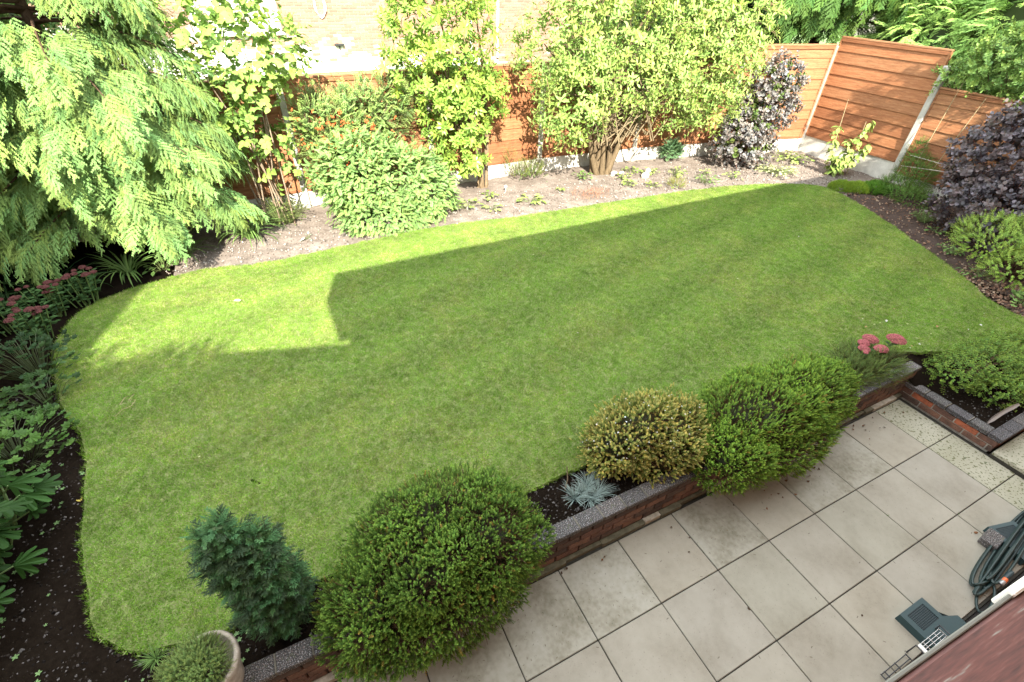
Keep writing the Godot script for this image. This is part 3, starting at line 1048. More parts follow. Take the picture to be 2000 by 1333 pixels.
func hebe(n: String, label: String, at: Vector3, lobes: Array, mesh: Mesh, count: int, tint: Color, dark: Color, opt := {}) -> Node3D:
	var t := thing(n, label, "shrub", at)
	var bumps := []
	for l in lobes:
		for k in 5:
			var d := rdir()
			if d.y > -0.2:
				var e := rnd(0.22, 0.4)
				bumps.append([l[0] + d.x * l[3] * 0.82, l[1] + d.y * l[4] * 0.82, l[2] + d.z * l[5] * 0.82, l[3] * e, l[4] * e * 1.1, l[5] * e])
	limbs(t, "branches", at + Vector3(0, 0.0, 0), lobes, 0.014, 14, M.bark, Color(0.11, 0.07, 0.045))
	var o := {"tint": tint, "inner": 0.86, "rough": 0.1, "up": 0.75, "wild": 0.5, "smin": 0.75, "smax": 1.25, "var": 0.2, "under": -0.75, "freq": 3.0}
	o.merge(opt, true)
	crown(t, "foliage", mesh, M.leaf, count * 3 / 5, lobes + bumps, o)
	var o2 := o.duplicate()
	o2.merge({"smin": 0.45, "smax": 1.35, "wild": 0.9, "up": 0.5, "var": 0.35, "inner": o.inner - 0.04}, true)
	crown(t, "short_foliage", M.hebe_b if mesh == M.hebe else mesh, M.leaf, count * 2 / 5, lobes + bumps, o2)
	o2.merge({"tint": Color(1.6, 0.7, 0.9), "inner": 0.85}, true)
	crown(t, "dead_foliage", M.hebe_b, M.leaf, count / 45, lobes, o2)
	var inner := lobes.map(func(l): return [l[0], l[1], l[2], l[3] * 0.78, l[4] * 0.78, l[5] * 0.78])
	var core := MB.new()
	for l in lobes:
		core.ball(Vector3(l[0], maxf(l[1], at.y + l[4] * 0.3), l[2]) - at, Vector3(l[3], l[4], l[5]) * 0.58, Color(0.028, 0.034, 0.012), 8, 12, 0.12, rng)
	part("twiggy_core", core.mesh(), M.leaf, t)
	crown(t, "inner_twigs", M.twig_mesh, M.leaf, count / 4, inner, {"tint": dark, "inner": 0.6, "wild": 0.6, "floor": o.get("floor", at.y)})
	return t

func build_foliage_meshes() -> void:
	M.spray = fan_spray(0.4, 0.2, 0.6, Color(0.18, 0.3, 0.085), Color(0.33, 0.48, 0.16))
	M.spray_big = fan_spray(0.46, 0.24, 0.6, Color(0.16, 0.26, 0.075), Color(0.28, 0.42, 0.13))
	M.spray_small = fan_spray(0.22, 0.11, 0.3, Color(0.09, 0.16, 0.045), Color(0.15, 0.24, 0.06))
	M.spray_blue = fan_spray(0.12, 0.065, 0.35, Color(0.06, 0.125, 0.06), Color(0.17, 0.28, 0.145))
	M.hebe = sprig(44, 0.07, 0.013, 0.0068, ELL, {"ring": 4, "angle": 0.8, "curl": 0.5, "col": Color(0.08, 0.17, 0.025), "tip": Color(0.26, 0.41, 0.07), "base": 0.1, "stem": Color(0.1, 0.12, 0.04), "shrink": 0.35})
	M.hebe_b = sprig(26, 0.055, 0.012, 0.006, ELL, {"ring": 4, "angle": 0.95, "curl": 0.6, "col": Color(0.07, 0.15, 0.022), "tip": Color(0.2, 0.34, 0.055), "base": 0.2, "stem": Color(0.12, 0.09, 0.04), "shrink": 0.2, "vary": 0.3})
	M.hebe_gold = sprig(30, 0.06, 0.015, 0.009, ELL, {"ring": 4, "angle": 0.75, "curl": 0.4, "col": Color(0.15, 0.24, 0.05), "tip": Color(0.46, 0.4, 0.14), "base": 0.25, "stem": Color(0.16, 0.09, 0.04)})
	M.twig_mesh = sprig(6, 0.12, 0.012, 0.005, LANCE, {"ring": 2, "col": Color(0.1, 0.07, 0.04), "stem": Color(0.12, 0.075, 0.045), "stem_r": 0.0022})
	M.fine = sprig(34, 0.14, 0.02, 0.006, LANCE, {"ring": 3, "angle": 0.8, "col": Color(0.1, 0.17, 0.05), "tip": Color(0.2, 0.3, 0.08), "base": 0.1})
	M.privet = sprig(14, 0.16, 0.034, 0.017, ELL, {"ring": 2, "angle": 0.95, "col": Color(0.2, 0.33, 0.06), "tip": Color(0.4, 0.55, 0.11), "base": 0.1})
	M.pinnate = sprig(20, 0.12, 0.032, 0.016, ELL, {"ring": 2, "angle": 1.05, "col": Color(0.17, 0.3, 0.09), "tip": Color(0.29, 0.45, 0.14), "base": 0.08, "flat": true, "bend": 0.25})
	M.weigela = sprig(9, 0.34, 0.155, 0.05, ELL, {"ring": 2, "angle": 1.0, "col": Color(0.22, 0.35, 0.08), "tip": Color(0.36, 0.47, 0.13), "base": 0.15, "curl": 1.0, "bend": 0.35, "stem": Color(0.25, 0.18, 0.1), "stem_r": 0.004})
	M.photinia = sprig(12, 0.24, 0.15, 0.052, ELL, {"ring": 4, "angle": 0.95, "col": Color(0.19, 0.32, 0.055), "tip": Color(0.31, 0.44, 0.085), "base": 0.3, "curl": 0.6, "stem": Color(0.3, 0.1, 0.05), "vary": 0.25, "stem_r": 0.003})
	M.heart = sprig(6, 0.3, 0.11, 0.1, HEART, {"ring": 1, "angle": 1.3, "col": Color(0.18, 0.31, 0.065), "tip": Color(0.28, 0.41, 0.1), "base": 0.2, "curl": 0.6, "flat": true, "stem": Color(0.3, 0.24, 0.15), "stem_r": 0.003})
	M.smoke = sprig(8, 0.22, 0.088, 0.072, ROUND, {"ring": 2, "angle": 1.1, "col": Color(0.048, 0.038, 0.043), "tip": Color(0.09, 0.068, 0.075), "base": 0.2, "curl": 0.15, "fold": 0.1, "stem": Color(0.12, 0.04, 0.03), "vary": 0.5})
	M.sparse = sprig(18, 0.2, 0.036, 0.018, ELL, {"ring": 1, "angle": 1.0, "col": Color(0.18, 0.29, 0.085), "tip": Color(0.3, 0.42, 0.13), "base": 0.1, "stem": Color(0.2, 0.15, 0.1), "stem_r": 0.0025})
	M.gloss = sprig(12, 0.22, 0.085, 0.045, ROUND, {"ring": 2, "angle": 1.0, "col": Color(0.18, 0.32, 0.08), "tip": Color(0.32, 0.47, 0.12), "base": 0.15, "curl": 0.4})
	M.needle = sprig(36, 0.3, 0.05, 0.009, LANCE, {"ring": 3, "angle": 0.55, "col": Color(0.26, 0.38, 0.1), "tip": Color(0.42, 0.53, 0.17), "base": 0.05, "bend": 0.2})
	M.thyme = sprig(24, 0.07, 0.01, 0.005, ELL, {"ring": 2, "angle": 0.9, "col": Color(0.11, 0.19, 0.05), "tip": Color(0.26, 0.36, 0.1), "base": 0.1})
	M.moss = tuft(16, 0.045, 0.03, 0.007, [Color(0.17, 0.28, 0.03), Color(0.22, 0.33, 0.04), Color(0.12, 0.22, 0.03)], 0.8)
	M.azalea = sprig(12, 0.09, 0.026, 0.012, ELL, {"ring": 4, "angle": 1.0, "col": Color(0.1, 0.2, 0.035), "tip": Color(0.26, 0.39, 0.065), "base": 0.15})

func build_trees() -> void:
	conifer("drooping_conifer", "large pale green conifer with drooping fan sprays filling the upper left corner", Vector3(-3.2, 0.33, -7.75), Vector3(-0.055, 0, 0.0), 0.85, 5.2, 104,
		func(h, az): return lerpf(1.75, 1.3, clampf((h - 1.1) / 3.6, 0, 1)) * (1.0 if sin(az) > -0.2 else 0.7) * (1.25 if cos(az) < -0.45 else 0.95 if cos(az) > 0.3 else 0.88), M.spray, Color(1.0, 1.0, 1.0), -0.6, PI + 0.6, 80, 0.42, 0.85, 0.1, 0.72, 9)
	conifer("corner_conifer", "dark conifer with hanging sprays behind the corner of the fences", Vector3(12.7, 0.3, -8.9), Vector3(-0.01, 0, 0.0), 2.5, 8.0, 120,
		func(h, az): return lerpf(2.1, 2.7, clampf((h - 2.5) / 2.0, 0, 1)), M.spray_big, Color(0.45, 0.55, 0.38), 0.0, PI + 0.5, 15, 0.7, 1.15, 0.16, 2.95, 9)
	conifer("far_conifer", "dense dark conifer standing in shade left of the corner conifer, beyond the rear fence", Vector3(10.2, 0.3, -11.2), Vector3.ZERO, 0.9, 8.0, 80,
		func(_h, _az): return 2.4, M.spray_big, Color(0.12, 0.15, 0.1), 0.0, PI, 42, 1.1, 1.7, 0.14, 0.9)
	var hl := [[13.0, 2.2, -6.0, 1.2, 1.6, 1.5], [13.1, 2.9, -4.2, 1.3, 1.9, 1.6], [13.8, 3.3, -5.8, 1.3, 1.5, 1.6], [13.0, 2.0, -2.0, 1.2, 1.6, 1.6], [14.9, 3.8, -7.2, 1.5, 1.6, 1.4]]
	var t := thing("conifer_hedge", "bright feathery conifer hedge beyond the side fence in the upper right corner", "hedge", Vector3(12.7, 0.3, -4.5))
	var mb := MB.new()
	for l in hl:
		mb.tube([Vector3(l[0], 0.2, l[2]) - t.position, Vector3(l[0], l[1] + l[4] * 0.7, l[2]) - t.position], [0.09, 0.03], 7, Color(0.12, 0.08, 0.05))
	part("trunks", mb.mesh(true), M.bark, t)
	crown(t, "foliage", M.spray, M.leaf, 7500, hl, {"inner": 0.85, "up": 0.15, "wild": 0.6, "rough": 0.25, "smin": 0.5, "smax": 1.0, "var": 0.2, "hue": 0.08, "tint": Color(1.6, 1.6, 1.4)})
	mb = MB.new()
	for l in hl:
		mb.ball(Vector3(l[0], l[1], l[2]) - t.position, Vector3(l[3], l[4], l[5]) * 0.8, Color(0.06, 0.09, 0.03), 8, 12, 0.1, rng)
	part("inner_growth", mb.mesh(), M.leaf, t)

	# dark bushes beyond the rear fence behind the conifer
	var lobes = [[-5.6, 1.6, -9.9, 1.1, 1.5, 0.8], [-4.2, 1.8, -10.0, 1.0, 1.6, 0.8], [-3.1, 1.5, -9.8, 0.6, 1.2, 0.7], [-6.8, 1.9, -9.8, 1.0, 1.8, 0.8], [-5.0, 3.0, -10.4, 1.2, 1.0, 0.8]]
	t = thing("dark_bush", "dark dense green bushes beyond the rear fence behind the large conifer", "bush", Vector3(-5.0, 0.4, -9.9))
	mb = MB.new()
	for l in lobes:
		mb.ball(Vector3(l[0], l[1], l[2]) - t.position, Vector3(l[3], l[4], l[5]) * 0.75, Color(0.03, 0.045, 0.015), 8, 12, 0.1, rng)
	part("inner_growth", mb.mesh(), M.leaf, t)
	crown(t, "foliage", M.gloss, M.leaf, 1800, lobes, {"tint": Color(0.45, 0.5, 0.45), "inner": 0.8, "wild": 0.7})

	# heart-leaved shrub
	lobes = [[-1.13, 2.85, -7.75, 0.7, 0.5, 0.4], [-1.6, 2.4, -7.75, 0.55, 0.5, 0.4], [-0.8, 3.1, -7.7, 0.5, 0.45, 0.35], [-1.88, 2.85, -7.7, 0.2, 0.85, 0.25], [-1.3, 1.85, -7.75, 0.55, 0.45, 0.35], [-1.5, 3.45, -7.75, 0.55, 0.4, 0.35], [-1.0, 1.35, -7.8, 0.4, 0.3, 0.25, 0.6]]
	t = thing("heart_leaf_shrub", "thin-stemmed shrub with pale heart-shaped leaves rising above the fence beside the conifer", "shrub", Vector3(-1.35, 0.33, -7.85))
	limbs(t, "branches", Vector3(-1.35, 0.33, -7.85), lobes, 0.016, 2, M.bark, Color(0.4, 0.32, 0.24), 0.25)
	crown(t, "foliage", M.heart, M.leaf, 360, lobes, {"inner": 0.4, "up": 0.2, "wild": 0.8, "gap": -0.25, "var": 0.2, "under": -1.0})

	# berry shrub and green mound
	lobes = [[0.2, 1.85, -7.9, 0.9, 0.5, 0.35], [0.7, 2.1, -7.9, 0.7, 0.4, 0.3], [-0.38, 1.8, -7.9, 0.45, 0.5, 0.3], [0.1, 1.4, -7.8, 0.8, 0.4, 0.35]]
	t = thing("berry_shrub", "open twiggy shrub with tiny leaves and orange berries against the fence", "shrub", Vector3(0.2, 0.33, -7.95))
	limbs(t, "branches", Vector3(0.2, 0.33, -7.95), lobes, 0.014, 7, M.bark, Color(0.34, 0.27, 0.21), 0.15)
	crown(t, "foliage", M.sparse, M.leaf, 2000, lobes, {"inner": 0.3, "up": 0.5, "wild": 0.7, "gap": -0.1, "var": 0.2, "under": -1.0})
	mb = MB.new()
	mb.ball(Vector3.ZERO, Vector3.ONE * 0.014, Color.WHITE, 3, 5)
	var bm := mb.mesh()
	var xf := []
	var tints := []
	for k in 120:
		var c = [[0.0, 1.75, -7.5], [0.5, 1.65, -7.45], [-0.4, 1.85, -7.55], [0.1, 1.55, -7.42]][k % 4]
		var q := Vector3(c[0], c[1], c[2]) + Vector3(rnd(-0.45, 0.4), rnd(-0.3, 0.25), rnd(-0.2, 0.15))
		for j in 3:
			xf.append(Transform3D(Basis(), q + rdir() * 0.025 - t.position))
			tints.append(Color(0.6, 0.13, 0.04) * rnd(0.8, 1.2))
	copies("berries", bm, M.berry, xf, tints, t)
	for k in 3:   # long bare shoots above
		pass
	lobes = [[0.45, 0.95, -7.2, 0.95, 0.62, 0.62], [0.05, 1.15, -7.35, 0.75, 0.55, 0.5], [0.95, 0.75, -7.1, 0.6, 0.5, 0.5], [0.4, 0.55, -6.95, 0.8, 0.42, 0.5]]
	t = thing("green_mound_shrub", "rounded bright green shrub of small feathery leaves in front of the berry shrub", "shrub", Vector3(0.4, 0.33, -7.2))
	limbs(t, "branches", Vector3(0.4, 0.33, -7.2), lobes, 0.02, 8, M.bark, Color(0.14, 0.09, 0.06))
	crown(t, "foliage", M.pinnate, M.leaf, 5400, lobes, {"inner": 0.74, "rough": 0.26, "up": 0.0, "wild": 0.75, "smin": 0.7, "smax": 1.2, "var": 0.22, "freq": 3.0})

	# photinia
	lobes = [[1.75, 3.05, -7.65, 0.95, 0.55, 0.5], [1.65, 2.45, -7.65, 0.95, 0.5, 0.5], [2.05, 1.9, -7.65, 0.75, 0.5, 0.45], [1.95, 1.4, -7.6, 0.45, 0.35, 0.35], [1.85, 3.7, -7.65, 0.9, 0.45, 0.5], [2.55, 2.05, -7.75, 0.4, 0.3, 0.3], [2.15, 0.98, -7.6, 0.22, 0.22, 0.2, 0.5]]
	t = thing("photinia", "tall shrub of glossy yellow-green pointed leaves with bare lower stems in front of fence", "shrub", Vector3(2.55, 0.33, -7.95))
	mb = MB.new()
	for q in [[0.0, 0.0, -0.75, 3.3, 0.3], [0.06, 0.03, -0.25, 3.6, 0.2], [-0.05, 0.05, -0.9, 2.4, 0.35], [0.1, -0.02, -0.5, 3.0, 0.25], [-0.1, 0.0, -0.45, 1.6, 0.3]]:
		var p0 := Vector3(q[0], 0, q[1])
		var p2 := Vector3(q[2], q[3], q[4])
		mb.tube([p0, p0.lerp(p2, 0.3) + Vector3(0.12, 0.1, 0), p0.lerp(p2, 0.6) + Vector3(0.1, 0.05, 0), p2], [0.035, 0.028, 0.02, 0.008], 7, Color(0.34, 0.26, 0.17))
	part("trunk", mb.mesh(true), M.bark, t)
	limbs(t, "branches", Vector3(2.1, 1.6, -7.75), lobes, 0.014, 5, M.bark, Color(0.3, 0.22, 0.15), 0.3)
	crown(t, "foliage", M.photinia, M.leaf, 720, lobes, {"inner": 0.45, "up": 0.35, "wild": 0.7, "gap": -0.3, "var": 0.2, "under": -1.0, "smin": 0.75, "smax": 1.1})
	var lm := []
	for k in 4:
		mb = MB.new()
		var kk := 0.75 + 0.15 * k
		mb.leaf(Transform3D(), 0.17, 0.064, [0.0, 0.26, 0.45, 0.5, 0.4, 0.22, 0.0], 0.3, 0.5, Color(0.21, 0.35, 0.06) * kk, Color(0.31, 0.44, 0.08) * kk)
		lm.append(mb.mesh())
	leaf_parts(t, 42, lobes, lm, M.leaf_gloss, 7)

	# weigela
	lobes = [[5.4, 3.15, -7.3, 2.0, 0.75, 0.75], [4.05, 1.9, -7.2, 0.6, 0.6, 0.5], [7.1, 2.5, -7.1, 1.2, 0.85, 0.7], [5.2, 2.4, -7.3, 1.4, 0.65, 0.7], [3.75, 2.85, -7.35, 0.75, 0.6, 0.5], [7.35, 1.8, -7.05, 0.65, 0.42, 0.5], [5.5, 3.95, -7.3, 2.0, 0.6, 0.7], [6.3, 1.75, -7.2, 0.7, 0.4, 0.4, 0.7], [7.6, 3.4, -7.2, 1.0, 0.7, 0.6]]
	t = thing("golden_shrub_tree", "very large yellow-green leafy shrub on several thick stems in front of the fence", "shrub", Vector3(5.3, 0.33, -7.72))
	mb = MB.new()
	for k in 11:
		var a := TAU * k / 11.0
		var p0 := Vector3(cos(a) * 0.2, -0.05, sin(a) * 0.1)
		var l = lobes[k % lobes.size()]
		var p2: Vector3 = Vector3(l[0], l[1], l[2]) - t.position + rdir() * 0.3
		var m := Vector3(p2.x * 0.18 + p0.x * 1.4, 1.0, p0.z * 1.3)
		mb.tube([p0, p0.lerp(m, 0.5) + Vector3(p0.x * 0.3, 0, 0), m, m.lerp(p2, 0.5) + Vector3(0, 0.25, 0), p2], [0.07, 0.058, 0.045, 0.028, 0.01], 9, Color(0.24, 0.185, 0.12))
	part("trunk", mb.mesh(true), M.bark, t)
	limbs(t, "branches", Vector3(5.45, 1.15, -7.65), lobes, 0.014, 8, M.bark, Color(0.32, 0.26, 0.17), 0.75)
	crown(t, "foliage", M.weigela, M.leaf, 3300, lobes, {"inner": 0.55, "up": 0.1, "wild": 0.75, "gap": -0.12, "var": 0.25, "under": -0.95, "smin": 0.6, "smax": 1.1})

	# smoke bushes
	lobes = [[9.3, 2.0, -7.1, 0.6, 0.45, 0.4], [9.25, 1.5, -7.05, 0.72, 0.45, 0.42], [8.75, 1.15, -6.95, 0.6, 0.4, 0.4], [8.4, 0.8, -6.9, 0.5, 0.4, 0.4], [8.9, 0.65, -6.85, 0.5, 0.3, 0.35]]
	t = thing("purple_smoke_bush", "purple-leaved round bush in full sun in front of the rear fence", "shrub", Vector3(8.9, 0.33, -7.0))
	limbs(t, "branches", Vector3(8.9, 0.33, -7.0), lobes, 0.016, 7, M.bark, Color(0.2, 0.12, 0.09))
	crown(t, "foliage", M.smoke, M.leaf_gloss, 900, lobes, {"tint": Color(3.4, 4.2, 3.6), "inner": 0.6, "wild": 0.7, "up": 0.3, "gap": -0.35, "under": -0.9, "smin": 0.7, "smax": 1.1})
	crown(t, "green_inner_leaves", M.smoke, M.leaf, 160, lobes.map(func(l): return [l[0], l[1], l[2], l[3] * 0.8, l[4] * 0.8, l[5] * 0.8]), {"tint": Color(1.6, 3.0, 0.7), "inner": 0.5})
	lobes = [[9.88, 1.45, -2.7, 0.68, 0.68, 0.68], [10.05, 1.95, -2.5, 0.5, 0.48, 0.65], [9.45, 0.95, -2.6, 0.46, 0.46, 0.52], [9.3, 1.0, -1.8, 0.7, 0.6, 0.7], [9.9, 1.9, -1.6, 0.7, 0.6, 0.8]]
	t = thing("purple_smoke_bush", "dark purple round-leaved bush in shade at the right edge beside the side fence", "shrub", Vector3(9.6, 0.33, -2.4))
	limbs(t, "branches", Vector3(9.6, 0.33, -2.4), lobes, 0.018, 8, M.bark, Color(0.2, 0.12, 0.09))
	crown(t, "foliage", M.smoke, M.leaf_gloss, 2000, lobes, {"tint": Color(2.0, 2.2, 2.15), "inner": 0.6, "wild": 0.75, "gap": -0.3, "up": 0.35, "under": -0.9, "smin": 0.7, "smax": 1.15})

	# green shrub at the right edge
	lobes = [[8.3, 0.8, -1.7, 0.5, 0.32, 0.5], [8.6, 0.95, -1.2, 0.6, 0.35, 0.6], [8.05, 0.62, -1.2, 0.38, 0.25, 0.4], [8.8, 0.75, -0.5, 0.6, 0.35, 0.5]]
	t = thing("bright_green_shrub", "spreading bright green small-leaved shrub below the purple bush at the right edge", "shrub", Vector3(8.4, 0.33, -1.3))
	limbs(t, "branches", Vector3(8.4, 0.33, -1.3), lobes, 0.014, 8, M.bark, Color(0.16, 0.1, 0.07))
	crown(t, "foliage", M.privet, M.leaf, 3400, lobes, {"inner": 0.72, "up": 0.4, "under": -0.5, "smin": 0.5, "smax": 0.85, "gap": -0.35})
	# overhanging glossy shrub
	lobes = [[11.3, 2.62, -4.0, 0.5, 0.36, 0.6], [11.6, 2.85, -3.7, 0.55, 0.5, 0.8], [11.3, 2.5, -3.1, 0.5, 0.36, 0.7], [11.0, 2.4, -4.62, 0.16, 0.14, 0.16], [11.6, 2.9, -2.6, 0.7, 0.5, 0.9], [11.9, 2.2, -3.6, 0.6, 1.2, 1.0]]
	t = thing("overhanging_shrub", "glossy round-leaved green shrub hanging over the top of the side fence", "shrub", Vector3(11.9, 0.3, -3.6))
	limbs(t, "branches", Vector3(11.9, 0.3, -3.6), lobes, 0.025, 6, M.bark, Color(0.2, 0.15, 0.1))
	crown(t, "foliage", M.gloss, M.leaf_gloss, 1500, lobes, {"inner": 0.6, "wild": 0.6, "up": 0.2, "under": -0.95})
	# a tree beyond the side fence whose boughs shade the corner panel
	lobes = [[10.2, 4.0, -2.4, 0.65, 0.45, 0.7], [10.45, 3.6, -2.95, 0.42, 0.36, 0.45], [10.8, 4.5, -1.6, 0.9, 0.7, 0.9], [11.4, 4.9, -2.4, 0.9, 0.7, 0.8]]
	t = thing("side_tree", "leafy tree leaning over the side fence just beyond the right edge", "tree", Vector3(12.2, 0.28, -1.4))
	mb = MB.new()
	mb.tube([Vector3.ZERO, Vector3(-0.2, 1.8, -0.2), Vector3(-0.9, 3.4, -0.5), Vector3(-1.6, 4.1, -0.9)], [0.12, 0.1, 0.07, 0.03], 9, Color(0.22, 0.17, 0.12))
	part("trunk", mb.mesh(true), M.bark, t)
	limbs(t, "branches", Vector3(11.5, 3.2, -1.8), lobes, 0.03, 6, M.bark, Color(0.2, 0.15, 0.1))
	crown(t, "foliage", M.gloss, M.leaf_gloss, 620, lobes, {"inner": 0.3, "wild": 0.8, "gap": -0.2, "under": -1.0})

func build_near_shrubs() -> void:
	hebe("box_leaf_hebe", "largest rounded dark green bush overhanging the retaining wall in the foreground centre", Vector3(-0.95, 0.33, -0.85),
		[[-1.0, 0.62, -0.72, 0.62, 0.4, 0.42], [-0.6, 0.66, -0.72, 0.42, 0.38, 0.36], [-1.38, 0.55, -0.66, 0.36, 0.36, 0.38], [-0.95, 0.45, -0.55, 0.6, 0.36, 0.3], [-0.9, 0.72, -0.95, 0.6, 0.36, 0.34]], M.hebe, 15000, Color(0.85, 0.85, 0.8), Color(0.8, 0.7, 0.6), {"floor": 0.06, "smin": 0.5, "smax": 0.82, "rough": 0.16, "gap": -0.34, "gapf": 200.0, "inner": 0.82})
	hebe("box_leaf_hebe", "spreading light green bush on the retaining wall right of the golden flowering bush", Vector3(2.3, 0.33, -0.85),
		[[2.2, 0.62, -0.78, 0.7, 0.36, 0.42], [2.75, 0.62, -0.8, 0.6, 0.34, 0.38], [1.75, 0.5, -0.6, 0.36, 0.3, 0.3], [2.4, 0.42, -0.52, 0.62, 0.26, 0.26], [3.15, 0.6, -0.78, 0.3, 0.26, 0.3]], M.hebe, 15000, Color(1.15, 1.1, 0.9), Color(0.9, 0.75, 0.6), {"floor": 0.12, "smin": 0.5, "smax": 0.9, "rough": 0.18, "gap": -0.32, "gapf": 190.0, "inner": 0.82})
	var gold := [[1.1, 0.62, -1.08, 0.5, 0.3, 0.34], [1.35, 0.6, -0.98, 0.36, 0.28, 0.3], [0.85, 0.56, -1.1, 0.3, 0.26, 0.26], [1.22, 0.46, -0.86, 0.3, 0.2, 0.2], [1.72, 0.5, -0.92, 0.2, 0.2, 0.2]]
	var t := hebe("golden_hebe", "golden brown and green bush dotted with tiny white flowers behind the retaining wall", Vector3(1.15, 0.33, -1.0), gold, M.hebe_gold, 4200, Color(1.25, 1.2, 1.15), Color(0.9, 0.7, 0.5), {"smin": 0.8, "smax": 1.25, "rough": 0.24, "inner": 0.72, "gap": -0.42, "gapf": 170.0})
	var mb := MB.new()
	for k in 5:
		var a := TAU * k / 5.0
		mb.tri(Vector3.ZERO, Vector3(cos(a) * 0.008, 0.002, sin(a) * 0.008), Vector3(cos(a + 0.9) * 0.008, 0.002, sin(a + 0.9) * 0.008), Color.WHITE)
	crown(t, "flowers", mb.mesh(), M.petal, 110, gold.slice(0, 3).map(func(l): return [l[0], l[1] + 0.05, l[2], l[3], l[4], l[5]]), {"tint": Color(0.75, 0.74, 0.7), "inner": 1.0, "under": 0.1, "smin": 0.5, "smax": 1.0, "wild": 0.3})
	# blue dwarf conifer
	t = thing("blue_dwarf_conifer", "small upright blue-green conifer with several leaning tips in the foreground left", "shrub", Vector3(-1.98, 0.33, -0.95))
	var bl := [[-1.96, 0.52, -0.94, 0.11, 0.25, 0.11], [-1.97, 0.8, -0.96, 0.11, 0.26, 0.1], [-2.06, 1.0, -0.98, 0.07, 0.28, 0.07], [-1.93, 1.0, -0.98, 0.075, 0.26, 0.07], [-2.11, 1.22, -1.0, 0.032, 0.26, 0.032], [-2.02, 1.28, -1.0, 0.032, 0.28, 0.032], [-1.9, 1.15, -1.0, 0.035, 0.2, 0.035], [-1.86, 0.7, -0.96, 0.075, 0.24, 0.075], [-2.04, 0.66, -0.92, 0.07, 0.2, 0.07]]
	limbs(t, "branches", t.position, bl, 0.018, 4, M.bark, Color(0.16, 0.08, 0.05))
	crown(t, "foliage", M.spray_blue, M.leaf, 3000, bl, {"inner": 0.65, "up": 1.1, "out": 0.8, "wild": 0.45, "rough": 0.12, "smin": 0.45, "smax": 0.85, "var": 0.25, "tint": Color(0.95, 1.15, 0.85)})
	crown(t, "inner_growth", M.spray_blue, M.leaf, 700, bl.map(func(l): return [l[0], l[1], l[2], l[3] * 0.7, l[4] * 0.8, l[5] * 0.7]), {"tint": Color(0.5, 0.45, 0.4), "up": 0.9})
	# blue fescue
	t = thing("blue_fescue", "silvery blue spiky grass tuft behind the wall between two bushes", "grass", Vector3(0.42, 0.34, -0.93))
	mb = MB.new()
	for c in [[0, 0], [0.09, -0.05], [-0.09, 0.02], [0.12, 0.06], [0.02, 0.08]]:
		for k in 75:
			var a := rnd(0, TAU)
			var out := Vector3(cos(a), 0, sin(a))
			var kk := rnd(0.75, 1.25)
			mb.leaf(Transform3D(facing(out * rnd(0.2, 1.4) + Vector3.UP, -out), Vector3(c[0], 0, c[1]) + out * rnd(0, 0.025)), rnd(0.1, 0.19), 0.005, STRAP, 0.4, rnd(0.2, 0.9), Color(0.16, 0.23, 0.215) * kk, Color(0.33, 0.4, 0.37) * kk)
	part("blades", mb.mesh(), M.leaf, t)
	mb = MB.new()
	mb.tube([Vector3.ZERO, Vector3(0.01, 0.15, 0), Vector3(-0.01, 0.32, -0.01)], [0.006, 0.005, 0.004], 5, Color(0.4, 0.32, 0.22))
	solo("plant_stick", mb.mesh(true), M.bark, "thin upright bare stick beside the silvery blue grass tuft", "stick", Vector3(0.3, 0.34, -1.02))
	# heather with sedum behind it
	t = thing("low_heather", "low sprawling olive-green heathery plant behind the right end of the retaining wall", "shrub", Vector3(4.15, 0.33, -0.85))
	var hl := [[3.95, 0.45, -0.85, 0.3, 0.14, 0.2], [4.3, 0.46, -0.82, 0.3, 0.15, 0.2], [4.1, 0.47, -1.0, 0.34, 0.12, 0.2]]
	limbs(t, "branches", t.position, hl, 0.006, 10, M.bark, Color(0.16, 0.08, 0.06))
	crown(t, "foliage", M.fine, M.leaf, 1400, hl, {"inner": 0.4, "tint": Color(0.85, 0.85, 0.75), "up": 0.5, "wild": 0.6, "smin": 0.6, "smax": 1.0})
	sedum("ice_plant", "green sedum with six large dusky pink flower heads at the end of the retaining wall", Vector3(4.38, 0.34, -1.05), [[-0.15, 0.0, 0.06], [0.04, -0.03, 0.085], [-0.02, 0.14, 0.07], [0.32, 0.1, 0.1], [-0.22, 0.06, 0.06], [-0.1, 0.15, 0.06], [-0.33, 0.13, 0.025]], 0.3, 1.0, Color(0.27, 0.08, 0.085))
	# azalea in the raised bed
	t = thing("azalea", "low spreading small-leaved green bush growing in the raised brick bed", "shrub", Vector3(5.5, 0.2, -0.4))
	var al := [[5.25, 0.33, -0.42, 0.36, 0.15, 0.26], [5.65, 0.36, -0.34, 0.46, 0.19, 0.34], [5.9, 0.34, -0.02, 0.42, 0.17, 0.3], [5.5, 0.27, -0.06, 0.32, 0.14, 0.22], [6.2, 0.38, -0.3, 0.4, 0.18, 0.34]]
	limbs(t, "branches", t.position, al, 0.008, 8, M.bark, Color(0.15, 0.1, 0.07))
	crown(t, "foliage", M.azalea, M.leaf, 2300, al, {"inner": 0.6, "up": 0.4, "wild": 0.5, "smin": 0.7, "smax": 1.1, "under": -0.4, "gap": -0.4})
	# the metal blade in the bed
	mb = MB.new()
	mb.leaf(Transform3D(facing(Vector3(0.9, 0.45, -0.05), Vector3(-0.3, 0.6, 0.7)), Vector3.ZERO), 0.36, 0.05, [0.2, 0.5, 0.5, 0.45, 0.5, 0.3], 0.4, -0.5, Color(0.5, 0.5, 0.48))
	solo("metal_edging", mb.mesh(), M.steel, "thin curved grey metal strip sticking out of the raised bed at the right edge", "metal strip", Vector3(4.9, 0.17, 0.12))
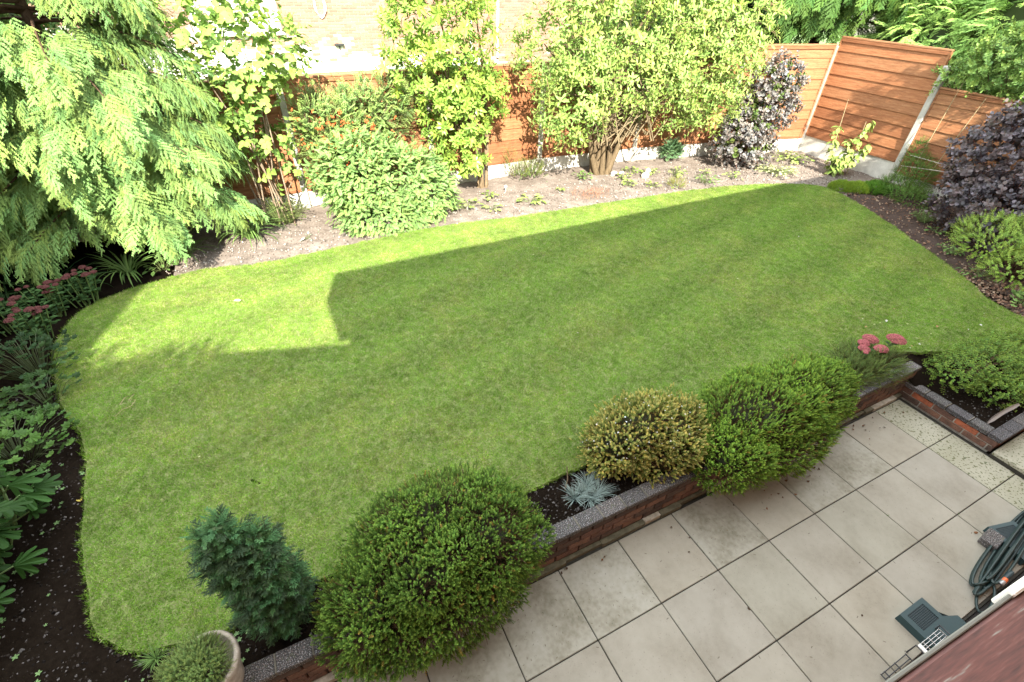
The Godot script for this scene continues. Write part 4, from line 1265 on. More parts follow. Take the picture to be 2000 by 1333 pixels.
	# terracotta pot with thyme
	t = thing("plant_pot", "pale stone flower pot planted with bushy green thyme at the bottom left", "flower pot", Vector3(-2.36, 0.3, -0.72))
	mb = MB.new()
	mb.lathe([[0.0, 0.0], [0.12, 0.0], [0.15, 0.2], [0.165, 0.34], [0.185, 0.345], [0.19, 0.39], [0.178, 0.405], [0.158, 0.4], [0.15, 0.34], [0.0, 0.33]], 40, Color.WHITE)
	part("pot", mb.mesh(true), M.pale_clay, t)
	var tl := [[-2.38, 0.73, -0.72, 0.14, 0.09, 0.14], [-2.43, 0.74, -0.69, 0.12, 0.09, 0.12], [-2.34, 0.73, -0.66, 0.11, 0.07, 0.1]]
	limbs(t, "stems", Vector3(-2.38, 0.62, -0.71), tl, 0.003, 18, M.bark, Color(0.18, 0.13, 0.08))
	crown(t, "thyme", M.thyme, M.leaf, 1900, tl, {"inner": 0.5, "up": 0.4, "wild": 0.6, "smin": 0.6, "smax": 1.0, "under": -0.4})

func sedum(n: String, label: String, at: Vector3, heads: Array, h: float, s: float, pink: Color, group := "") -> void:
	var t := thing(n, label, "plant", at, group)
	var st := MB.new()
	var lf := MB.new()
	var ball := MB.new()
	ball.ball(Vector3.ZERO, Vector3(0.0065, 0.0055, 0.0065), Color.WHITE, 3, 5)
	var bm := ball.mesh()
	for q in heads:
		var top := Vector3(q[0], h * rnd(0.9, 1.1), q[1])
		st.tube([Vector3(q[0] * 0.5, 0, q[1] * 0.5), top], [0.008, 0.006], 5, Color(0.13, 0.2, 0.07))
		for k in 14:
			var a := rnd(0, TAU)
			var p := Vector3(q[0] * 0.5, 0, q[1] * 0.5).lerp(top, rnd(0.2, 0.9))
			lf.leaf(Transform3D(facing(Vector3(cos(a), 0.35, sin(a)), Vector3.UP), p), rnd(0.06, 0.1) * s, 0.04 * s, ELL, 0.15, 0.4, Color(0.06, 0.12, 0.04) * rnd(0.8, 1.2))
		var xf := []
		var tints := []
		var m := int(260 * q[2] / 0.06)
		for k in m:
			var a := k * 2.39996
			var r: float = q[2] * sqrt((k + 0.5) / m)
			var y: float = 0.5 * (q[2] - r * r / q[2])
			xf.append(Transform3D(Basis(), top + Vector3(cos(a) * r, y + rnd(-0.004, 0.004), sin(a) * r)))
			tints.append(pink.lerp(pink * 2.0, rng.randf() * 0.5) * rnd(0.7, 1.3))
		copies("flower_head", bm, M.petal, xf, tints, t)
	part("stems", st.mesh(), M.leaf, t)
	part("leaves", lf.mesh(), M.leaf, t)

func build_border_plants() -> void:
	var lime := [Color(0.28, 0.36, 0.1), Color(0.34, 0.42, 0.13), Color(0.2, 0.3, 0.07)]
	var mid := [Color(0.13, 0.22, 0.06), Color(0.17, 0.27, 0.075), Color(0.1, 0.18, 0.05)]
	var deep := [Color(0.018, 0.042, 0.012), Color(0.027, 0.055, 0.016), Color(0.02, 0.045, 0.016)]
	var cream := [Color(0.42, 0.44, 0.2), Color(0.5, 0.5, 0.3), Color(0.3, 0.38, 0.12)]
	var y := 0.33
	# far border, left to right
	var t := thing("feathery_clump", "feathery upright light green clump with one tall spire in front of a fence post", "plant", Vector3(3.55, y, -7.95))
	crown(t, "foliage", M.fine, M.leaf, 260, [[3.4, 0.5, -7.92, 0.22, 0.2, 0.15], [3.72, 0.48, -7.92, 0.25, 0.2, 0.15], [3.15, 0.72, -7.95, 0.05, 0.35, 0.05]], {"up": 1.2, "inner": 0.2, "smin": 1.0, "smax": 1.6, "tint": Color(1.2, 1.1, 1.1)})
	clump("leafy_seedling", "pale green low leafy plant beside the green mound shrub's right foot", Vector3(1.85, y, -7.1), 26, 0.24, 0.14, 0.11, 0.07, ELL, lime)
	clump("leafy_seedling", "small pale leafy plant nearest the lawn right of the green mound shrub", Vector3(2.25, y, -6.85), 14, 0.14, 0.1, 0.1, 0.06, ELL, lime)
	clump("leafy_seedling", "pale leafy plant in front of the stems of the photinia", Vector3(2.42, y, -7.35), 16, 0.16, 0.12, 0.1, 0.065, ELL, lime)
	clump("leafy_seedling", "flat pale leafy plant in bare soil in front of the feathery clump", Vector3(3.1, y, -6.9), 20, 0.22, 0.09, 0.12, 0.08, ELL, lime)
	clump("leafy_seedling", "tiny pale leafy plant between the feathery clump and the red carpet plant", Vector3(3.95, y, -7.15), 8, 0.08, 0.07, 0.07, 0.05, ELL, lime)
	t = thing("red_carpet_plant", "flat mat of tiny reddish brown leaves on the soil before the large shrub", "plant", Vector3(4.35, y, -6.7))
	crown(t, "foliage", M.thyme, M.leaf, 420, [[4.35, 0.34, -6.7, 0.5, 0.045, 0.38]], {"inner": 0.1, "tint": Color(2.6, 1.0, 2.0), "under": -0.1, "smin": 0.5, "smax": 0.9, "wild": 0.6, "hue": 0.2})
	for q in [[4.75, -7.6, 0.2, "leafy green plant left of the thick stems of the large shrub"], [5.55, -7.25, 0.16, "leafy lime plant at the right foot of the large shrub"], [5.95, -7.45, 0.2, "lime leafy plant just left behind the white stone ornament"], [6.35, -7.25, 0.17, "lime leafy plant right of the white stone ornament"], [6.85, -7.0, 0.2, "spreading lime plant midway between stone ornament and purple bush"], [5.4, -6.85, 0.16, "lime leafy plant left in front of the white stone ornament"], [5.85, -6.6, 0.13, "pale leafy plant nearest the lawn in front of the stone ornament"]]:
		clump("border_perennial", q[3], Vector3(q[0], y, q[1]), int(q[2] * 150), q[2], q[2] * 0.7, 0.075, 0.05, ELL, lime if q[0] > 5 else mid)
	t = thing("blue_green_shrub", "small feathery blue-green shrub against the gravel board left of the purple bush", "shrub", Vector3(7.4, y, -7.85))
	crown(t, "foliage", M.spray_blue, M.leaf, 260, [[7.4, 0.52, -7.85, 0.2, 0.2, 0.15]], {"inner": 0.3, "up": 0.8, "smin": 1.0, "smax": 1.6, "tint": Color(1.9, 1.8, 1.7), "wild": 0.6})
	t = thing("flowering_tuft", "lime green needle-leaved tuft with small white flowers at the lawn side of the border", "plant", Vector3(6.25, y, -6.35))
	crown(t, "foliage", M.fine, M.leaf, 130, [[6.25, 0.38, -6.35, 0.17, 0.13, 0.15]], {"inner": 0.3, "up": 0.9, "tint": Color(1.6, 1.4, 1.0), "smax": 1.0, "smin": 0.7})
	clump("border_perennial", "leafy green plant at the lawn side in front of the purple bush", Vector3(7.05, y, -6.3), 34, 0.24, 0.2, 0.08, 0.05, ELL, mid)
	clump("border_perennial", "small lime plant between the flowering tuft and the purple bush", Vector3(7.5, y, -6.75), 14, 0.13, 0.1, 0.07, 0.05, ELL, lime)
	clump("border_perennial", "lime leafy plant right under the front of the purple bush", Vector3(7.9, y, -6.3), 22, 0.2, 0.12, 0.08, 0.05, ELL, lime)
	clump("variegated_plant", "cream and pale yellow leafy patch at the lawn corner right of the purple bush", Vector3(9.05, y, -6.15), 120, 0.48, 0.16, 0.07, 0.045, ELL, cream)
	clump("strawberry_patch", "low light green leafy patch at the foot of the corner post", Vector3(10.2, y, -6.75), 90, 0.5, 0.16, 0.075, 0.06, ROUND, lime)
	# climbing bean-like plant with two canes
	t = thing("young_climber", "lime young climber with two upright leafy shoots before the tall corner panel", "plant", Vector3(10.15, y, -5.55))
	var mb := MB.new()
	var lf := MB.new()
	for q in [[-0.05, 1.0, -0.25, -0.12], [0.45, 1.15, 0.1, 0.1], [0.15, 0.55, 0.2, -0.1], [-0.2, 0.5, 0.1, 0.15], [0.25, 0.75, -0.1, 0.2], [0.5, 0.7, 0.25, 0.15]]:
		var p0 := Vector3(rnd(-0.05, 0.05), 0, rnd(-0.05, 0.05))
		var p2 := Vector3(q[0], q[1], q[2])
		mb.tube([p0, p0.lerp(p2, 0.5) + Vector3(q[3], 0, 0), p2], [0.008, 0.006, 0.003], 5, Color(0.2, 0.26, 0.08))
		for k in 52:
			var s := rnd(0.15, 1.0)
			var p := p0.lerp(p2, s) + Vector3(q[3], 0, 0) * sin(PI * s) * 0.8
			var a := rnd(0, TAU)
			lf.leaf(Transform3D(facing(Vector3(cos(a), rnd(-0.7, 0.2), sin(a)), Vector3(cos(a) * 0.5, 1, sin(a) * 0.5)), p), rnd(0.13, 0.2), 0.085, ELL, 0.2, 0.8, lime[k % 3] * rnd(0.85, 1.1))
	part("stems", mb.mesh(true), M.bark, t)
	part("leaves", lf.mesh(), M.leaf, t)
	for q in [[Vector3(10.3, y, -5.8), Vector3(10.7, 1.75, -6.2), "left thin bamboo cane standing behind the young climber"], [Vector3(10.55, y, -5.45), Vector3(10.85, 1.38, -5.7), "right, shorter bamboo cane standing behind the young climber"], [Vector3(10.65, y, -4.3), Vector3(10.98, 2.45, -4.35), "left of two long bamboo canes leaning on the right fence below the glossy shrub"], [Vector3(10.6, y, -4.0), Vector3(10.93, 2.2, -3.85), "right of two long bamboo canes leaning on the right fence below the glossy shrub"]]:
		mb = MB.new()
		var a: Vector3 = q[0]
		var b: Vector3 = q[1]
		mb.tube([Vector3.ZERO, (b - a) * 0.5 + Vector3(0.005, 0, 0), b - a], [0.0075, 0.007, 0.005], 6, Color(0.5, 0.42, 0.26))
		solo("bamboo_cane", mb.mesh(true), M.bark, q[2], "cane", a)
	# corner mounds and trellis climber
	t = thing("chartreuse_mound", "yellow-green mossy mound with tiny white flowers at the lawn's right far corner", "plant", Vector3(9.6, y, -4.8))
	crown(t, "foliage", M.moss, M.leaf, 800, [[9.5, 0.36, -4.85, 0.26, 0.13, 0.25], [9.75, 0.36, -4.7, 0.25, 0.13, 0.25]], {"inner": 0.7, "up": 0.6, "under": -0.1, "tint": Color(1.1, 1.05, 1)})
	t = thing("green_mound", "bright green mossy mound with one pale flower between chartreuse mound and climber", "plant", Vector3(10.15, y, -4.55))
	crown(t, "foliage", M.moss, M.leaf, 700, [[10.1, 0.37, -4.5, 0.3, 0.15, 0.26]], {"inner": 0.7, "up": 0.6, "under": -0.1, "tint": Color(0.6, 0.8, 0.9)})
	t = thing("trellis_climber", "dense small-leaved green climber on a low cane trellis against the side fence", "plant", Vector3(10.5, y, -4.1))
	var cl := [[10.35, 0.45, -4.2, 0.4, 0.22, 0.42], [10.65, 0.7, -4.2, 0.3, 0.4, 0.35], [10.8, 1.05, -4.45, 0.12, 0.3, 0.14], [10.2, 0.42, -3.8, 0.38, 0.16, 0.35]]
	limbs(t, "stems", t.position, cl, 0.006, 8, M.bark, Color(0.16, 0.12, 0.07))
	crown(t, "foliage", M.thyme, M.leaf, 2600, cl, {"inner": 0.6, "up": 0.3, "smin": 1.0, "smax": 1.6, "tint": Color(0.75, 0.95, 0.7), "gap": -0.4})
	mb = MB.new()
	for q in [[Vector3(0.0, 0.5, -0.35), Vector3(0.0, 0.62, 0.45)], [Vector3(0.05, 0.72, -0.3), Vector3(0.05, 0.72, 0.35)], [Vector3(-0.1, 0.3, -0.3), Vector3(-0.1, 0.5, -0.28)]]:
		mb.tube(q, [0.008, 0.008], 5, Color(0.6, 0.56, 0.48))
	part("trellis_bar", mb.mesh(true), M.bark, t)
	clump("border_perennial", "small round-leaved plant at the lawn's right edge below the dark purple bush", Vector3(9.1, y, -2.75), 14, 0.13, 0.1, 0.07, 0.06, ROUND, mid)
	clump("border_perennial", "soft dark green plant left of the foot of the dark purple bush", Vector3(9.4, y, -3.15), 90, 0.2, 0.24, 0.05, 0.02, LANCE, mid)
	clump("border_perennial", "small bushy green plant at the lawn edge below the bright green shrub", Vector3(8.45, y, -2.2), 40, 0.18, 0.14, 0.06, 0.035, ELL, mid)
	clump("border_perennial", "light green scalloped plant at the right edge beside the lawn", Vector3(7.65, y, -0.85), 34, 0.22, 0.14, 0.08, 0.07, ROUND, mid, {"lobed": 5})
	clump("border_perennial", "thin straggly green plant on the soil under the bright green shrub", Vector3(8.05, y, -1.55), 40, 0.3, 0.1, 0.06, 0.03, LANCE, mid)
	# under the conifer on the left
	clump("low_shrub", "low olive-green small-leaved bush at the fence foot right of the conifer", Vector3(-1.3, y, -7.8), 260, 0.5, 0.42, 0.05, 0.028, ELL, [Color(0.1, 0.14, 0.04), Color(0.16, 0.19, 0.06), Color(0.08, 0.11, 0.03)])
	strap_plant("crocosmia", "arching strap-leaved clump hanging at the right foot of the large conifer", Vector3(-1.85, y, -7.35), 60, 0.7, 0.022, mid, 0.6, 2.0)
	strap_plant("crocosmia", "bright strap-leaved clump at the lawn corner below the conifer's lowest sprays", Vector3(-3.45, y, -6.75), 46, 0.55, 0.024, mid, 0.5, 2.2)
	strap_plant("crocosmia", "strap-leaved clump under the middle of the conifer in half shade", Vector3(-2.75, y, -7.05), 46, 0.5, 0.02, mid, 0.6, 2.0)
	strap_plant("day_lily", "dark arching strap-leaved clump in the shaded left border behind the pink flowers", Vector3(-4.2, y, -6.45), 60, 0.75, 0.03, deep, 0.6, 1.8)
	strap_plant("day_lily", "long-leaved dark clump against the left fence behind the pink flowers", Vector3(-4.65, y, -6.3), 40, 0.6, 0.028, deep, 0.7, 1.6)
	clump("leafy_seedling", "small green leafy plant at the lawn's left far corner in sunlight", Vector3(-3.05, y, -6.75), 22, 0.18, 0.12, 0.08, 0.05, ELL, mid)
	clump("silver_seedling", "small silver-leaved seedling alone on bare soil left of the green mound shrub", Vector3(-1.0, y, -6.95), 10, 0.1, 0.06, 0.07, 0.035, ELL, [Color(0.4, 0.45, 0.36)])
	# left border: sedums
	for q in [[-3.85, -6.1, "pink-headed sedum nearest the lawn's left far corner"], [-4.15, -5.95, "pink-headed sedum second from the lawn corner in the left border"], [-4.5, -5.75, "dusky pink sedum in the middle of the left border's flower row"], [-4.75, -5.6, "brownish pink sedum by the left fence at the end of the flower row"], [-4.2, -5.45, "dusky pink sedum standing alone in front of the flower row"]]:
		var heads := []
		for k in 10:
			heads.append([rnd(-0.24, 0.24), rnd(-0.17, 0.17), rnd(0.025, 0.05)])
		sedum("ice_plant", q[2], Vector3(q[0], y, q[1]), heads, 0.42, 1.1, Color(0.085, 0.03, 0.028), "pink sedums in the left border")
	# geraniums
	var geo := {"lobed": 7, "stem": Color(0.05, 0.07, 0.02)}
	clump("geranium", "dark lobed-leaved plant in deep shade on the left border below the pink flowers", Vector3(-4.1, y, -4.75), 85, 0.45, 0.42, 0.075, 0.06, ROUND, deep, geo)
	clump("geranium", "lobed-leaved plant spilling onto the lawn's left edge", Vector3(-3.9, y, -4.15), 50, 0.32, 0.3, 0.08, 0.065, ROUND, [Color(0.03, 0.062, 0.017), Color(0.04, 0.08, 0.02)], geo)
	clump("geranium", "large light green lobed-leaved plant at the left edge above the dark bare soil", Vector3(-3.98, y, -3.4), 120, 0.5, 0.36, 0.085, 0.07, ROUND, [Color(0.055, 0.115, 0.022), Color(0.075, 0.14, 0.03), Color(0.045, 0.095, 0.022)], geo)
	t = thing("dark_evergreen", "small-leaved dark evergreen bush with whitish shoots at the left edge", "shrub", Vector3(-4.5, y, -4.1))
	var dl := [[-4.5, 0.65, -4.1, 0.3, 0.4, 0.32], [-4.45, 0.95, -4.25, 0.24, 0.25, 0.25]]
	limbs(t, "branches", t.position, dl, 0.012, 6, M.bark, Color(0.1, 0.07, 0.05))
	crown(t, "foliage", M.privet, M.leaf_gloss, 700, dl, {"tint": Color(0.5, 0.5, 0.5), "smin": 0.5, "smax": 0.8})
	crown(t, "pale_shoots", M.privet, M.leaf, 40, [[-4.4, 1.0, -4.2, 0.2, 0.2, 0.2]], {"tint": Color(2.8, 1.9, 3.6), "inner": 0.9, "smin": 0.4, "smax": 0.6, "under": 0.0})
	# big-leaved plant bottom left, every leaf a piece of its own
	t = thing("broad_leaf_plant", "bold plant with large glossy lobed green leaves in the bottom left corner", "plant", Vector3(-3.85, y, -2.1))
	var meshes := []
	for k in 3:
		mb = MB.new()
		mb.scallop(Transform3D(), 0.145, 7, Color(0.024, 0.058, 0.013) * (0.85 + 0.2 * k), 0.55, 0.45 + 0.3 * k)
		meshes.append(mb.mesh())
	mb = MB.new()
	for k in 56:
		var a := rnd(-1.9, 1.9) if k % 4 else rnd(0, TAU)
		var r := rnd(0.1, 0.5)
		var z := rnd(-0.75, 0.55)
		var p := Vector3(cos(a) * r * 0.6, rnd(0.18, 0.62), z + sin(a) * r * 0.4)
		var o := part("leaf", meshes[k % 3], M.leaf_satin, t, p)
		o.basis = facing(Vector3(cos(a), rnd(-0.35, 0.45), sin(a)), Vector3.UP + rdir() * 0.35).scaled(Vector3.ONE * rnd(0.6, 1.0))
		mb.tube([Vector3(p.x * 0.2, 0, z), p * Vector3(0.6, 0.8, 1), p], [0.008, 0.007, 0.005], 5, Color(0.13, 0.2, 0.07))
	part("stalks", mb.mesh(), M.stem, t)
	# seedlings on the dark soil
	var sd := MB.new()
	for k in 5:
		var a := TAU * k / 5.0
		sd.leaf(Transform3D(facing(Vector3(cos(a), 0.4, sin(a)), Vector3.UP), Vector3.ZERO), 0.02, 0.01, ELL, 0.2, 0.3, Color(0.16, 0.26, 0.1))
	var xf := []
	var tints := []
	for k in 130:
		var p := Vector3(rnd(-4.2, -3.1), y + 0.012, rnd(-3.2, -0.9)) if k % 3 else Vector3(rnd(-3.2, -2.2), y + 0.012, rnd(-1.05, -0.8))
		if k > 100:
			p = Vector3(rnd(-2.5, 8.0), y + 0.012, rnd(-7.8, -6.6))
		if Geometry2D.is_point_in_polygon(Vector2(p.x, p.z), lawn):
			continue
		xf.append(Transform3D(Basis(Vector3.UP, rnd(0, 6)).scaled(Vector3.ONE * rnd(0.5, 1.3)), p))
		tints.append(Color.WHITE * rnd(0.7, 1.2))
	t = thing("seedlings", "tiny green weed seedlings dotted over the bare soil of the borders", "seedlings")
	t.set_meta("kind", "stuff")
	copies("seedlings", sd.mesh(), M.leaf, xf, tints, t)
	strap_plant("grass_weed", "wispy grassy weeds along the lawn edge behind the flower pot", Vector3(-2.75, y, -1.08), 70, 0.11, 0.004, mid, 1.0, 0.8)

# ---------------------------------------------------------------- small objects
func build_objects() -> void:
	var W := Color.WHITE
	var mb := MB.new()
	mb.ball(Vector3(0, 0.09, 0), Vector3(0.13, 0.1, 0.1), W, 10, 14, 0.05, rng)
	mb.ball(Vector3(0.1, 0.2, -0.04), Vector3(0.075, 0.075, 0.065), W, 8, 12, 0.04, rng)
	mb.ball(Vector3(0.16, 0.19, -0.03), Vector3(0.04, 0.035, 0.035), W, 6, 10)
	solo("stone_ornament", mb.mesh(true), M.white_stone, "small white stone animal ornament sitting in the far border", "ornament", Vector3(6.05, 0.3, -7.1)).scale = Vector3.ONE * 0.8
	mb = MB.new()
	for k in 3:
		mb.ball(Vector3([0.0, 0.16, -0.12][k], 0.03, [0.0, 0.05, 0.1][k]), Vector3(0.09, 0.05, 0.07) * [1.0, 0.8, 0.6][k], W, 6, 9, 0.1, rng)
	solo("border_stone", mb.mesh(true), M.white_stone, "pale stones lying at the foot of the large shrub's stems", "stone", Vector3(5.55, 0.32, -7.55))
	mb = MB.new()
	mb.tube([Vector3.ZERO, Vector3(0, 0.1, 0)], [0.004, 0.004], 5, W)
	mb.ball(Vector3(0, 0.125, 0), Vector3(0.034, 0.03, 0.006), W, 6, 12)
	solo("plant_label", mb.mesh(true), M.white_paint, "small white plant label on a stick in bare soil below the photinia", "plant label", Vector3(2.85, 0.33, -7.5))
	mb = MB.new()
	mb.leaf(Transform3D(Basis.from_euler(Vector3(-1.5, 0.9, 0)), Vector3.ZERO), 0.09, 0.045, [0.3, 0.5, 0.45, 0.3], 0.2, 0.4, W)
	solo("paper_scrap", mb.mesh(), M.white_paint, "scrap of white paper lying on the sunlit grass", "litter", Vector3(-2.07, 0.392, -5.29))
	mb = MB.new()
	mb.tube([Vector3(-0.02, 0, 0.0), Vector3(0.02, 0.01, -0.08), Vector3(0.1, 0.012, -0.1), Vector3(0.06, 0.015, -0.02), Vector3(0.12, 0.01, 0.0), Vector3(0.09, 0.01, 0.08), Vector3(0.02, 0.012, 0.1), Vector3(-0.04, 0.0, 0.17)], [0.003, 0.003, 0.003, 0.003, 0.003, 0.003, 0.003, 0.002], 5, Color(0.5, 0.42, 0.24))
	solo("dead_twig", mb.mesh(true), M.bark, "curled straw-coloured dead stem lying on the left of the lawn", "twig", Vector3(-3.2, 0.388, -3.75))
	var lf := MB.new()
	lf.leaf(Transform3D(Basis(Vector3.RIGHT, -PI / 2), Vector3.ZERO), 0.05, 0.035, ELL, 0.3, 0.6, Color.WHITE)
	var xf := []
	var tints := []
	for k in 46:
		var p := Vector3(5.0 + absf(rng.randfn(0, 1.0)), 0.388, rnd(-1.7, -0.3))
		if k > 36:
			p = Vector3(rnd(-3, 7), 0.388, rnd(-5.5, -1.5))
		if not Geometry2D.is_point_in_polygon(Vector2(p.x, p.z), lawn):
			continue
		xf.append(Transform3D(Basis.from_euler(Vector3(rnd(-0.3, 0.3), rnd(0, 6), rnd(-0.3, 0.3))).scaled(Vector3.ONE * rnd(0.4, 0.9)), p))
		tints.append([Color(0.4, 0.42, 0.2), Color(0.35, 0.2, 0.1), Color(0.45, 0.45, 0.38)][k % 3])
	var t := thing("fallen_leaves", "pale fallen leaves scattered on the right part of the lawn", "fallen leaves")
	t.set_meta("kind", "stuff")
	copies("leaves", lf.mesh(), M.leaf, xf, tints, t)
	mb = MB.new()
	mb.leaf(Transform3D(Basis.from_euler(Vector3(-1.4, 0.5, 0)), Vector3.ZERO), 0.07, 0.045, ELL, 0.4, 0.8, Color(0.55, 0.42, 0.1))
	solo("yellow_leaf", mb.mesh(), M.leaf, "single yellow fallen leaf on the dark soil at the lawn's left edge", "leaf", Vector3(-3.38, 0.345, -2.65))

	# gully covers of dark green plastic against the house
	for q in [[Vector3(2.3, 0, 1.0), 0.0, "dark green plastic gully cover with mesh top beside the wire rack"], [Vector3(3.74, 0, 0.93), -0.25, "dark green plastic gully cover with mesh top behind the coiled hose"]]:
		t = thing("gully_cover", q[2], "drain cover", q[0], "plastic gully covers by the house wall")
		t.rotation.y = q[1]
		mb = MB.new()   # outline from above: a square tray that flares at the house side
		var top := [Vector2(-0.14, -0.12), Vector2(0.15, -0.12), Vector2(0.15, 0.0), Vector2(0.19, 0.05), Vector2(0.26, 0.08), Vector2(0.26, 0.2), Vector2(-0.14, 0.2)]
		var hy := 0.07
		for i in top.size():
			var a: Vector2 = top[i]
			var b: Vector2 = top[(i + 1) % top.size()]
			mb.quad(Vector3(a.x, 0, a.y) * 1.02, Vector3(b.x, 0, b.y) * 1.02, Vector3(b.x, hy, b.y), Vector3(a.x, hy, a.y), W)
		mb.quad(Vector3(-0.14, hy, -0.12), Vector3(0.15, hy, -0.12), Vector3(0.15, hy, -0.09), Vector3(-0.14, hy, -0.09), W)
		mb.quad(Vector3(-0.14, hy, -0.09), Vector3(-0.095, hy, -0.09), Vector3(-0.095, hy, 0.03), Vector3(-0.14, hy, 0.03), W)
		mb.quad(Vector3(0.105, hy, -0.09), Vector3(0.15, hy, -0.09), Vector3(0.15, hy, 0.03), Vector3(0.105, hy, 0.03), W)
		mb.quad(Vector3(-0.14, hy, 0.03), Vector3(0.15, hy, 0.03), Vector3(0.19, hy, 0.05), Vector3(-0.14, hy, 0.05), W)
		mb.quad(Vector3(-0.14, hy, 0.05), Vector3(0.19, hy, 0.05), Vector3(0.26, hy, 0.08), Vector3(-0.14, hy, 0.08), W)
		mb.quad(Vector3(-0.14, hy, 0.08), Vector3(0.26, hy, 0.08), Vector3(0.26, hy, 0.2), Vector3(-0.14, hy, 0.2), W)
		part("cover", mb.mesh(), M.green_plastic, t)
		mb = MB.new()
		for k in 17:
			var x := -0.095 + 0.2 * k / 16.0
			mb.box(Vector3(x - 0.0025, hy - 0.008, -0.09), Vector3(x + 0.0025, hy - 0.003, 0.03), W)
		for k in 11:
			var z := -0.09 + 0.12 * k / 10.0
			mb.box(Vector3(-0.095, hy - 0.009, z - 0.0025), Vector3(0.105, hy - 0.004, z + 0.0025), W)
		mb.box(Vector3(-0.1, hy - 0.03, -0.095), Vector3(0.11, hy - 0.02, 0.035), W)
		part("mesh_top", mb.mesh(), M.green_dark, t)
	# wire rack with a white handle
	t = thing("wire_rack", "chrome wire rack with a white bar handle lying by the house wall", "rack", Vector3(2.05, 0.0, 1.1))
	mb = MB.new()
	for k in 8:
		var z := -0.03 + 0.018 * k
		mb.tube([Vector3(-0.03, 0.11, z), Vector3(0.24, 0.11, z)], [0.003, 0.003], 5, W)
	for k in 5:
		var x := -0.03 + 0.0675 * k
		mb.tube([Vector3(x, 0.106, -0.035), Vector3(x, 0.106, 0.1)], [0.003, 0.003], 5, W)
	part("top_grid", mb.mesh(true), M.chrome, t)
	mb = MB.new()
	for x in [-0.05, 0.25]:
		mb.tube([Vector3(x, 0.0, -0.04), Vector3(x, 0.13, -0.04), Vector3(x, 0.13, 0.1), Vector3(x, 0.0, 0.1)], [0.006, 0.006, 0.006, 0.006], 6, W)
	part("frame", mb.mesh(true), M.dark_metal, t)
	mb = MB.new()
	for q in [[-0.005, 0.05, 0.014], [0.052, 0.1, 0.012]]:
		mb.tube([Vector3(-0.035, 0.135, q[0] - 0.03), Vector3(-0.035, 0.135, q[1] - 0.03)], [q[2], q[2]], 10, W)
	part("handle", mb.mesh(true), M.white_paint, t)
	t = thing("lower_rack", "dark wire tray lying flat on the slabs left of the wire rack", "rack", Vector3(1.83, 0.0, 1.12))
	mb = MB.new()
	for k in 6:
		var z := -0.055 + 0.03 * k
		mb.tube([Vector3(-0.16, 0.03, z), Vector3(0.13, 0.03, z)], [0.0035, 0.0035], 5, W)
	for x in [-0.16, -0.12, 0.0, 0.13]:
		mb.tube([Vector3(x, 0.026, -0.06), Vector3(x, 0.026, 0.1)], [0.005, 0.005], 5, W)
	part("bars", mb.mesh(true), M.dark_metal, t)
	var o := solo("concrete_block", bevel_box(Vector3(0.19, 0.07, 0.12), 0.006), M.coping_b, "small grey pebbled block lying beside the gully cover at the right edge", "block", Vector3(3.56, 0.036, 0.86))
	o.rotation.y = 0.1
	# hose
	t = thing("garden_hose", "dark green garden hose heaped in long loops on the patio by the house", "hose", Vector3(3.3, 0, 0.98))
	mb = MB.new()
	var pts := []
	for k in 13:   # long flattened loops heaped on each other
		var y0 := 0.014 + 0.02 * (k % 5) + 0.01 * rnd(0, 1)
		var left := rnd(-0.42, -0.12)
		if k == 2:
			left = -0.52
		if k == 5:
			left = -0.47
		var right := rnd(0.7, 1.2)
		var zc := rnd(0.0, 0.07)
		var fat := rnd(0.015, 0.045)
		if k == 2 or k == 5:
			fat = 0.07
			zc = 0.0
		for s in 14:
			var a := TAU * s / 14.0 + PI
			var u := 0.5 - 0.5 * cos(a - PI)
			var x := lerpf(left, right, u)
			var z := zc + sin(a - PI) * fat * (1.25 - u * 0.5) - 0.13 * x
			pts.append(Vector3(x, y0 + 0.012 * sin(s * 2.1 + k), z))
	for i in range(1, pts.size() - 1):
		pts[i] = (pts[i - 1] + pts[i] * 2.0 + pts[i + 1]) * 0.25
	var fine := []
	for i in pts.size() - 1:
		for s in 3:
			fine.append(pts[i].cubic_interpolate(pts[i + 1], pts[maxi(i - 1, 0)], pts[mini(i + 2, pts.size() - 1)], s / 3.0))
	mb.tube(fine, fine.map(func(_p): return 0.0105), 8, W)
	part("hose", mb.mesh(true), M.hose, t)
	mb = MB.new()
	pts = []
	for s in 25:
		var a := TAU * s / 24.0
		pts.append(Vector3(-0.35 + cos(a) * 0.15 + sin(a) * 0.02, 0.015 + 0.05 * (0.5 + 0.5 * cos(a)), 0.12 + sin(a) * 0.045 - cos(a) * 0.05))
	mb.tube(pts, pts.map(func(_p): return 0.0105), 8, W)
	part("hose_loop", mb.mesh(true), M.hose, t)
	mb = MB.new()
	mb.tube([Vector3(-0.19, 0.1, 0.12), Vector3(-0.15, 0.1, 0.118)], [0.017, 0.017], 10, W)
	part("grey_collar", mb.mesh(true), M.steel, t)
	mb = MB.new()
	mb.tube([Vector3(-0.15, 0.1, 0.118), Vector3(-0.11, 0.1, 0.115)], [0.019, 0.019], 10, W)
	part("orange_collar", mb.mesh(true), M.orange_plastic, t)
	mb = MB.new()
	mb.tube([Vector3(-0.11, 0.1, 0.115), Vector3(-0.04, 0.105, 0.11), Vector3(-0.01, 0.12, 0.11)], [0.02, 0.022, 0.012], 10, W)
	part("tap_connector", mb.mesh(true), M.green_dark, t)

